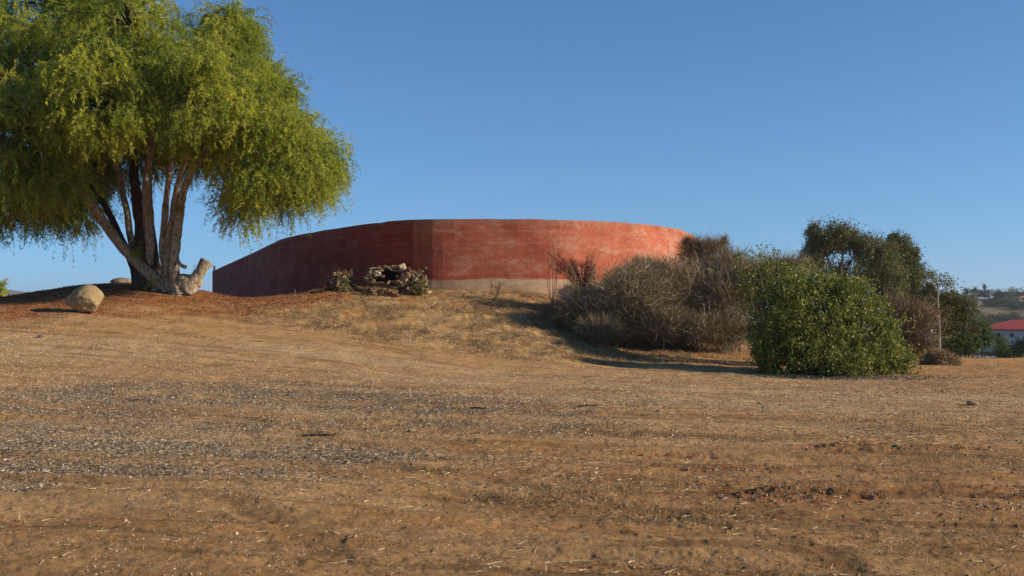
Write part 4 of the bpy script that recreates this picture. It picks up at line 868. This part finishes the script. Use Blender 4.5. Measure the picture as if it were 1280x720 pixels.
# red earth terrace strips
# far trees
gF = 'trees on the far hillside'
def far_tree(px, py, rpx, hpx, Y, label, mat, seed, n=1100):
    rpx *= 1.3; hpx *= 1.15; n = int(n*1.3); k = Y/F; x = (px-640)*k; zb = float(H0(x, Y)); c = at(px, py, Y); rg = np.random.default_rng(seed)
    if c[2]-hpx*k < zb: c[2] = zb+hpx*k*.9
    lb = [(c, (rpx*k, rpx*k*.8, hpx*k), 1)]+[(c+np.array([rg.uniform(-.7, .7)*rpx*k, rg.normal()*.3*rpx*k, rg.uniform(-.4, .5)*hpx*k]), (rpx*k*.45, rpx*k*.4, hpx*k*.45), .35) for _ in range(3)]
    leafy('distant_tree', (x, Y, zb), lb, label, 'tree', mat, n, .0022*Y**.85*1.4, .2, 'bark_dark', seed, gF, lw=.6, clump=rpx*k*.3)
FT_ = [(1213, 382, 8, 8, 560, 'dark round tree left of the ridge palms', 'green'), (1199, 376, 6, 5, 560, 'small dark tree on the ridge, left of the palm pair', 'dark'), (1206, 384, 7, 6, 540, 'dark green tree just below the palm pair', 'dark'),
       (1226, 376, 8, 5, 640, 'dark tree on the ridge between the palm group and the tall palm', 'dark'), (1238, 379, 10, 5, 640, 'low dark tree right of the tall slim palm', 'dark'), (1249, 380, 8, 5, 620, 'low dark ridge tree next to the short palm', 'dark'),
       (1268, 374, 9, 6, 620, 'loose grey-green tree on the ridge with airy top', 'green'), (1278, 379, 8, 7, 600, 'dark tree on the ridge at the right edge', 'dark'), (1257, 386, 14, 5, 560, 'long dark hedge-like tree below the ridge', 'dark'), (1240, 388, 10, 5, 560, 'dark tree under the long pale house', 'dark'), (1275, 389, 10, 4, 540, 'dark tree under the brown-roofed house', 'dark'),
       (1240, 397, 12, 6, 430, 'broad dark round tree on the open hillside', 'dark'), (1252, 399, 8, 5, 425, 'dark tree joined to the right of the broad round one', 'dark'), (1225, 403, 8, 6, 400, 'dark green tree above the small bright tree', 'dark'), (1232, 411, 7, 4, 330, 'dark bush left of the red roof end', 'dark'),
       (1200, 393, 8, 6, 350, 'olive tree on the far slope above the scrub', 'olive'), (1214, 398, 9, 7, 330, 'brownish tree on the slope behind the scrubby trees', 'olive'), (1210, 410, 10, 7, 260, 'olive-brown tree low on the slope', 'olive'), (1222, 418, 8, 6, 240, 'brownish tree left of the building, behind the bright green one', 'olive'),
       (1247, 408, 14, 4, 380, 'long low brown-green tree above the red roof', 'olive'), (1185, 383, 8, 7, 300, 'olive tree behind the young white-trunked tree', 'olive'), (1268, 403, 9, 3, 390, 'low scrub tree on the tan field above the roof', 'dark'), (1190, 372, 7, 6, 420, 'dark tree near the left end of the ridge', 'dark'), (1180, 376, 8, 7, 420, 'dark tree at the left end of the ridge line', 'dark')]
for i, (px, py, r, h, Y, lab, mt) in enumerate(FT_): far_tree(px, py, r, h, Y, lab, mt, 100+i)
for i, (px, py, r, h, Y, lab, mt) in enumerate([(1218, 391, 9, 5, 470, 'olive scrub tree at the upper left of the open hillside', 'olive'), (1232, 404, 9, 5, 380, 'brownish scrub tree on the open hillside above the left end of the roof', 'olive'), (1264, 396, 10, 4, 440, 'olive scrub tree on the open hillside near the right edge', 'olive')]): far_tree(px, py, r, h, Y, lab, mt, 150+i)

# palms
def palm(px, pyt, rpx, Y, label, seed, nf=34, mat='dark', group='palms on the ridge', skirt=True, fr=None, dz=0):
    rg = np.random.default_rng(seed); k = Y/F; x = (px-640)*k; zb = float(H0(x, Y)); R = rpx*k; top = at(px, pyt, Y)-np.array([0, 0, R]); 
    e = empty('palm_tree', (x, Y, zb), label, 'palm tree', group); tr = MB()
    ps, rs = smooth_path([(x, Y, zb-.3), (x+.1, Y, (zb+top[2])/2), top], [.035*R+.2, .2, .18], 6); tube(tr, ps, rs, 8, .06); tr.out('trunk', M['bark_dark'], e, True)
    mb = MB()
    for i in range(nf):
        a = rg.random()*6.283; el = rg.uniform(-.9, 1.4); d = np.array([math.cos(a)*math.cos(el), math.sin(a)*math.cos(el), math.sin(el)])
        n = 9; cur = top.copy(); L = R*rg.uniform(.85, 1.15); pts = [cur.copy()]; dd = d.copy()
        for s in range(n): cur = cur+dd*L/n; pts.append(cur.copy()); dd = unit(dd+np.array([0, 0, -.2]))
        P = np.array(pts); T = unit(np.gradient(P, axis=0)); side = unit(np.cross(T, [0, 0, 1])+1e-6)
        wd_ = np.sin(np.linspace(.25, 1, n+1)*math.pi)*R*.20+.02
        for s in range(1, n+1):
            for sg in (-1, 1):
                q = 3; st = P[s]+T[s]*rg.uniform(-.5, .5, (q, 1))*L/n; ld = unit(side[s]*sg+T[s]*.7+np.array([0, 0, -.45])+rg.normal(size=(q, 3))*.1)
                leaves(mb, st, ld, unit(rg.normal(size=(q, 3))*.3+np.array([0, 0, 1])), wd_[s]*1.5, .028*R+.02, rg.uniform(.2, .9, q), .1, rg)
        tube(mb, P, .012*R, 4, cap=False, t=.9)
    mb.out('fronds', M[mat], e)
    if skirt:
        sk = MB(); n = 240; P = top+np.column_stack([rg.normal(size=n)*.1*R, rg.normal(size=n)*.1*R, -rg.random(n)*R*.5]); ribbons(sk, P, unit(rg.normal(size=(n, 3))*.35+np.array([0, 0, -1])), R*.55, .09*R, 0, 2, None, rg); sk.out('dead_fronds', M['twig_brown'], e)
palm(1231, 353, 4.2, 640, 'tall slim palm standing alone above the ridge', 1)
palm(1208, 356, 7, 600, 'bushy palm, left one of the close pair on the ridge', 2)
palm(1218, 354, 8, 600, 'tallest bushy palm with hanging brown skirt, right one of the close pair', 3)
palm(1214, 364, 6.5, 590, 'shorter palm in front of the close pair', 4)
palm(1244, 369, 5.5, 610, 'short palm among the low ridge trees right of the tall one', 5)
palm(1264, 367, 5, 610, 'short airy palm near the right end of the ridge', 6)
palm(-3, 340, 24, 58, 'pale green palm on the slope behind the mound at the left edge', 7, 30, 'pepper', None, False)

# ------------------------------------------------------------------ thin air haze
def haze():
    mb = MB(); box(mb, -8300, 8300, -8300, 8300, -90, 130); m = bpy.data.materials.new('thin_haze'); m.use_nodes = True; nt = m.node_tree; nt.nodes.clear()
    o = nt.nodes.new('ShaderNodeOutputMaterial'); v = nt.nodes.new('ShaderNodeVolumePrincipled'); v.inputs['Color'].default_value = (.72, .84, 1, 1); v.inputs['Density'].default_value = .00016; v.inputs['Anisotropy'].default_value = .2
    nt.links.new(v.outputs[0], o.inputs['Volume']); h = mb.out('haze', m); tag(h, kind='stuff'); tag(h, 'thin bluish air haze over the whole valley', 'haze')
haze()

# ------------------------------------------------------------------ small scattered stuff on the ground
def scatter(n, x0, x1, y0, y1, mask, rg):
    x = rg.uniform(x0, x1, n); y = rg.uniform(y0, y1, n); k = (rg.random(n) < mask(x, y)) & (np.abs(x) < y*.52+.5); return x[k], y[k]
def ground_pts(x, y, dz=0.): return np.column_stack([x, y, H(x, y, True)+dz])
rg = np.random.default_rng(77)
def stuff(mb, name, mat, label, cat): tag(mb.out(name, M[mat]), label, cat, kind='stuff')
# wood chips
mb = MB()
x, y = scatter(420000, -13, 2.5, 9, 23, lambda x, y: .55*m_chip(x, y)+.02, rg)
n = len(x); P = ground_pts(x, y, .006); D = unit(np.column_stack([rg.normal(size=n), rg.normal(size=n), rg.normal(size=n)*.3]))
leaves(mb, P, D, unit(rg.normal(size=(n, 3))*.4+np.array([0, 0, 1])), rg.uniform(.015, .06, n), rg.uniform(.008, .02, n), np.clip(rg.beta(1.6, 1.9, n), 0, 1), .35, rg)
stuff(mb, 'wood_chips', 'chips', 'grey wood chips strewn in streaks over the dirt at left', 'wood chips')
x, y = scatter(90000, -12, 12, 14, 27, lambda x, y: .5*sstep(.45, .62, fbm(x*.8, y*.8, 38, 3)), rg); n = len(x); mb = MB(); P = ground_pts(x, y, .006)
leaves(mb, P, unit(np.column_stack([rg.normal(size=n), rg.normal(size=n), rg.normal(size=n)*.3])), unit(rg.normal(size=(n, 3))*.4+np.array([0, 0, 1])), rg.uniform(.015, .05, n), rg.uniform(.008, .018, n), rg.beta(1.4, 1.6, n), .35, rg)
stuff(mb, 'bark_crumbs', 'chips', 'sparse bark crumbs thinly scattered over the middle of the dirt lot', 'bark crumbs')
# pebbles, crumbs all over
mb = MB()
def crumbs(mb, x, y, s, t):
    n = len(x); O = np.array([(1, 0, 0), (-.5, .87, 0), (-.5, -.87, 0), (0, 0, 1.0)])
    a = rg.random(n)*6.28; c, s_ = np.cos(a), np.sin(a)
    V = np.empty((n, 4, 3)); b = ground_pts(x, y)
    for i, o in enumerate(O):
        jx = o[0]*rg.uniform(.6, 1.2, n); jy = o[1]*rg.uniform(.6, 1.2, n)+rg.normal(0, .1, n)
        V[:, i, 0] = b[:, 0]+(jx*c-jy*s_)*s; V[:, i, 1] = b[:, 1]+(jx*s_+jy*c)*s; V[:, i, 2] = b[:, 2]+o[2]*s*rg.uniform(.6, 1.1, n)-.003
    q = np.arange(n)[:, None]*4; F3 = np.concatenate([q+np.array([[0, 1, 3]]), q+np.array([[1, 2, 3]]), q+np.array([[2, 0, 3]])], 1).reshape(-1, 3)
    mb.add(V.reshape(-1, 3), None, F3, np.repeat(t, 4))
x, y = scatter(520000, -12, 13, 6, 24, lambda x, y: (.25+.75*sstep(.42, .65, fbm(x*1.3, y*1.3, 33, 4)))*np.clip(11/y, 0, 1)**1.2, rg); crumbs(mb, x, y, .004+.008*rg.random(len(x))**2, np.where(rg.random(len(x)) < .14, rg.uniform(.8, 1, len(x)), rg.beta(1.3, 3, len(x))))
x, y = scatter(150000, -15, 16, 14, 34, lambda x, y: .2+.6*sstep(.42, .6, fbm(x*.9, y*.9, 37, 3)), rg); crumbs(mb, x, y, .009+.013*rg.random(len(x))**2, np.where(rg.random(len(x)) < .3, rg.uniform(.75, 1, len(x)), rg.beta(1.3, 3, len(x))))
x, y = scatter(16000, -16, 18, 6, 38, lambda x, y: .3+0*x, rg); crumbs(mb, x, y, rg.uniform(.008, .022, len(x)), rg.beta(1.5, 2, len(x)))
stuff(mb, 'pebbles', 'pebble', 'fine pebbles and crumbs spread over the bare dirt', 'pebbles')
mb = MB()
x, y = scatter(120000, -2, 8, 7.5, 14.5, lambda x, y: m_clod(x, y)*.6*sstep(.35, .65, fbm(x*2.6, y*4, 36, 3))+.02, rg); crumbs(mb, x, y, .005+.024*rg.random(len(x))**3, rg.random(len(x)))
x, y = scatter(40000, -15, 18, 6, 40, lambda x, y: .1+0*x, rg); crumbs(mb, x, y, .006+.02*rg.random(len(x))**3, rg.random(len(x)))
stuff(mb, 'soil_clods', 'clod', 'red-brown clods of churned soil in the foreground at right', 'soil clods')
# straw
mb = MB()
def mstraw(x, y): return .09+.55*sstep(.5, .72, streak(x, y, .7, 4, 44, 3))*sstep(-3, 1.5, x)+.6*ell(x, y, .9, 10.9, 1.7, 1.1)*sstep(.4, .6, fbm(x*2, y*3, 45, 3))+.35*ell(x, y, 3.4, 8.3, 2.4, 1)+.45*ell(x, y, 6.2, 12.5, 2.6, 2.4)*sstep(.4, .6, fbm(x*1.2, y*2, 46, 3))
x, y = scatter(210000, -10, 14, 6, 27, lambda x, y: mstraw(x, y)*.6, rg); n = len(x); P = ground_pts(x, y, .008)
ribbons(mb, P, unit(np.column_stack([rg.normal(size=n), rg.normal(size=n)*.7, rg.normal(size=n)*.12])), rg.uniform(.03, .13, n), rg.uniform(.004, .009, n), .05, 2, np.clip(rg.beta(2, 2, n), 0, 1), rg, side=None)
stuff(mb, 'straw_litter', 'straw', 'pale straw bits lying loose over the dirt', 'straw')
# dry grass on the mound slope
mb = MB()
x, y = scatter(230000, -12, 9, 24, 38.2, lambda x, y: m_grass(x, y)*(.12+.85*sstep(.4, .66, fbm(x*1.1, y*1.1, 15, 3)))*(1-.85*m_red(x, y)), rg); n = len(x); P = ground_pts(x, y, -.005)
ribbons(mb, P, unit(np.column_stack([rg.normal(size=n)*.9, rg.normal(size=n)*.7, .25+rg.random(n)*.7])), rg.uniform(.05, .22, n), rg.uniform(.006, .012, n), 1.3, 2, np.clip(rg.beta(1.1, 1.3, n), 0, 1), rg)
x, y = scatter(60000, -20, 20, 22, 41, lambda x, y: .15*sstep(.5, .7, fbm(x*.8, y*.8, 18, 3)), rg); n = len(x); P = ground_pts(x, y)
ribbons(mb, P, unit(np.column_stack([rg.normal(size=n), rg.normal(size=n)*.7, .2+rg.random(n)*.6])), rg.uniform(.04, .14, n), rg.uniform(.006, .012, n), 1.0, 2, rg.random(n), rg)
# tufts in the foreground
for (cx, cy, r, m) in ((.35, 9.4, .45, 700), (.9, 9.9, .4, 500), (1.2, 8.6, .35, 350), (-1.9, 11.1, .12, 90), (-.2, 11.8, .3, 260), (3.4, 11.1, .5, 250), (2.6, 7.4, .4, 260), (4.9, 11.6, .5, 260), (-3.9, 7.6, .2, 60), (5.2, 15.2, .3, 160), (-.9, 29.5, .6, 900), (-2.7, 30.4, .5, 800), (0.2, 28, .5, 500), (6.6, 12, .5, 200), (7.6, 14, .6, 250)):
    X = cx+rg.normal(size=m)*r; Yy = cy+rg.normal(size=m)*r*.5; P = ground_pts(X, Yy)
    ribbons(mb, P, unit(np.column_stack([rg.normal(size=m)*.8, rg.normal(size=m)*.7, .3+rg.random(m)*.8])), rg.uniform(.03, .12, m), .004 if cy < 20 else .01, .9, 2, rg.random(m), rg)
stuff(mb, 'dry_grass', 'golden', 'matted golden dry grass on the slope below the red wall', 'dry grass')
# red litter below the pepper tree
mb = MB()
x, y = scatter(150000, -24, -3, 27, 39, lambda x, y: m_red(x, y)*.55, rg); n = len(x); P = ground_pts(x, y, .004)
leaves(mb, P, unit(np.column_stack([rg.normal(size=n), rg.normal(size=n), rg.normal(size=n)*.25])), unit(rg.normal(size=(n, 3))*.4+np.array([0, 0, 1])), rg.uniform(.03, .09, n), rg.uniform(.01, .025, n), rg.beta(1.6, 2.4, n), .3, rg)
x, y = scatter(3000, -17, -5, 28, 36, lambda x, y: m_red(x, y)*.3, rg); n = len(x)
stuff(mb, 'leaf_litter', 'litter', 'reddish fallen leaf litter covering the mound under the pepper tree', 'leaf litter')
# bush litter
mb = MB(); m = 5200; bx = (1040-640)/F*GB_Y
X = bx+rg.normal(size=m)*1.25+.3; Yy = GB_Y-1.2+rg.normal(size=m)*.45; P = ground_pts(X, Yy, .006)
leaves(mb, P, unit(np.column_stack([rg.normal(size=m), rg.normal(size=m), rg.normal(size=m)*.3])), unit(rg.normal(size=(m, 3))*.4+np.array([0, 0, 1])), rg.uniform(.03, .06, m), .025, rg.beta(1.5, 1.8, m), .3, rg)
stuff(mb, 'fallen_leaves', 'chips', 'dead fallen leaves scattered round the foot of the green bush', 'fallen leaves')
# sticks
for k, (px, py, L, lab) in enumerate([(735, 508, .35, 'short dark stick lying on the flat dirt in the middle'), (598, 512, .3, 'short dark stick beyond the right end of the chip patch'), (400, 545, .45, 'dark stick along a rut in the wood chips'), (180, 388, 0, '')]):
    if not L: continue
    b = hit(px, py); a = rg.uniform(-.3, .3); q = [b+np.array([math.cos(a), math.sin(a), 0])*L*s for s in (-.5, -.1, .2, .5)]
    q = np.array([[p[0], p[1]+rg.normal()*.01, gz(p[0], p[1])+.015] for p in q]); e = MB(); ps, rs = smooth_path(q-b, [.014, .012, .010, .006], 4); tube(e, ps, rs, 6, .2)
    o = e.out('stick', M['bark_dark']); o.location = b; tag(o, lab, 'stick')
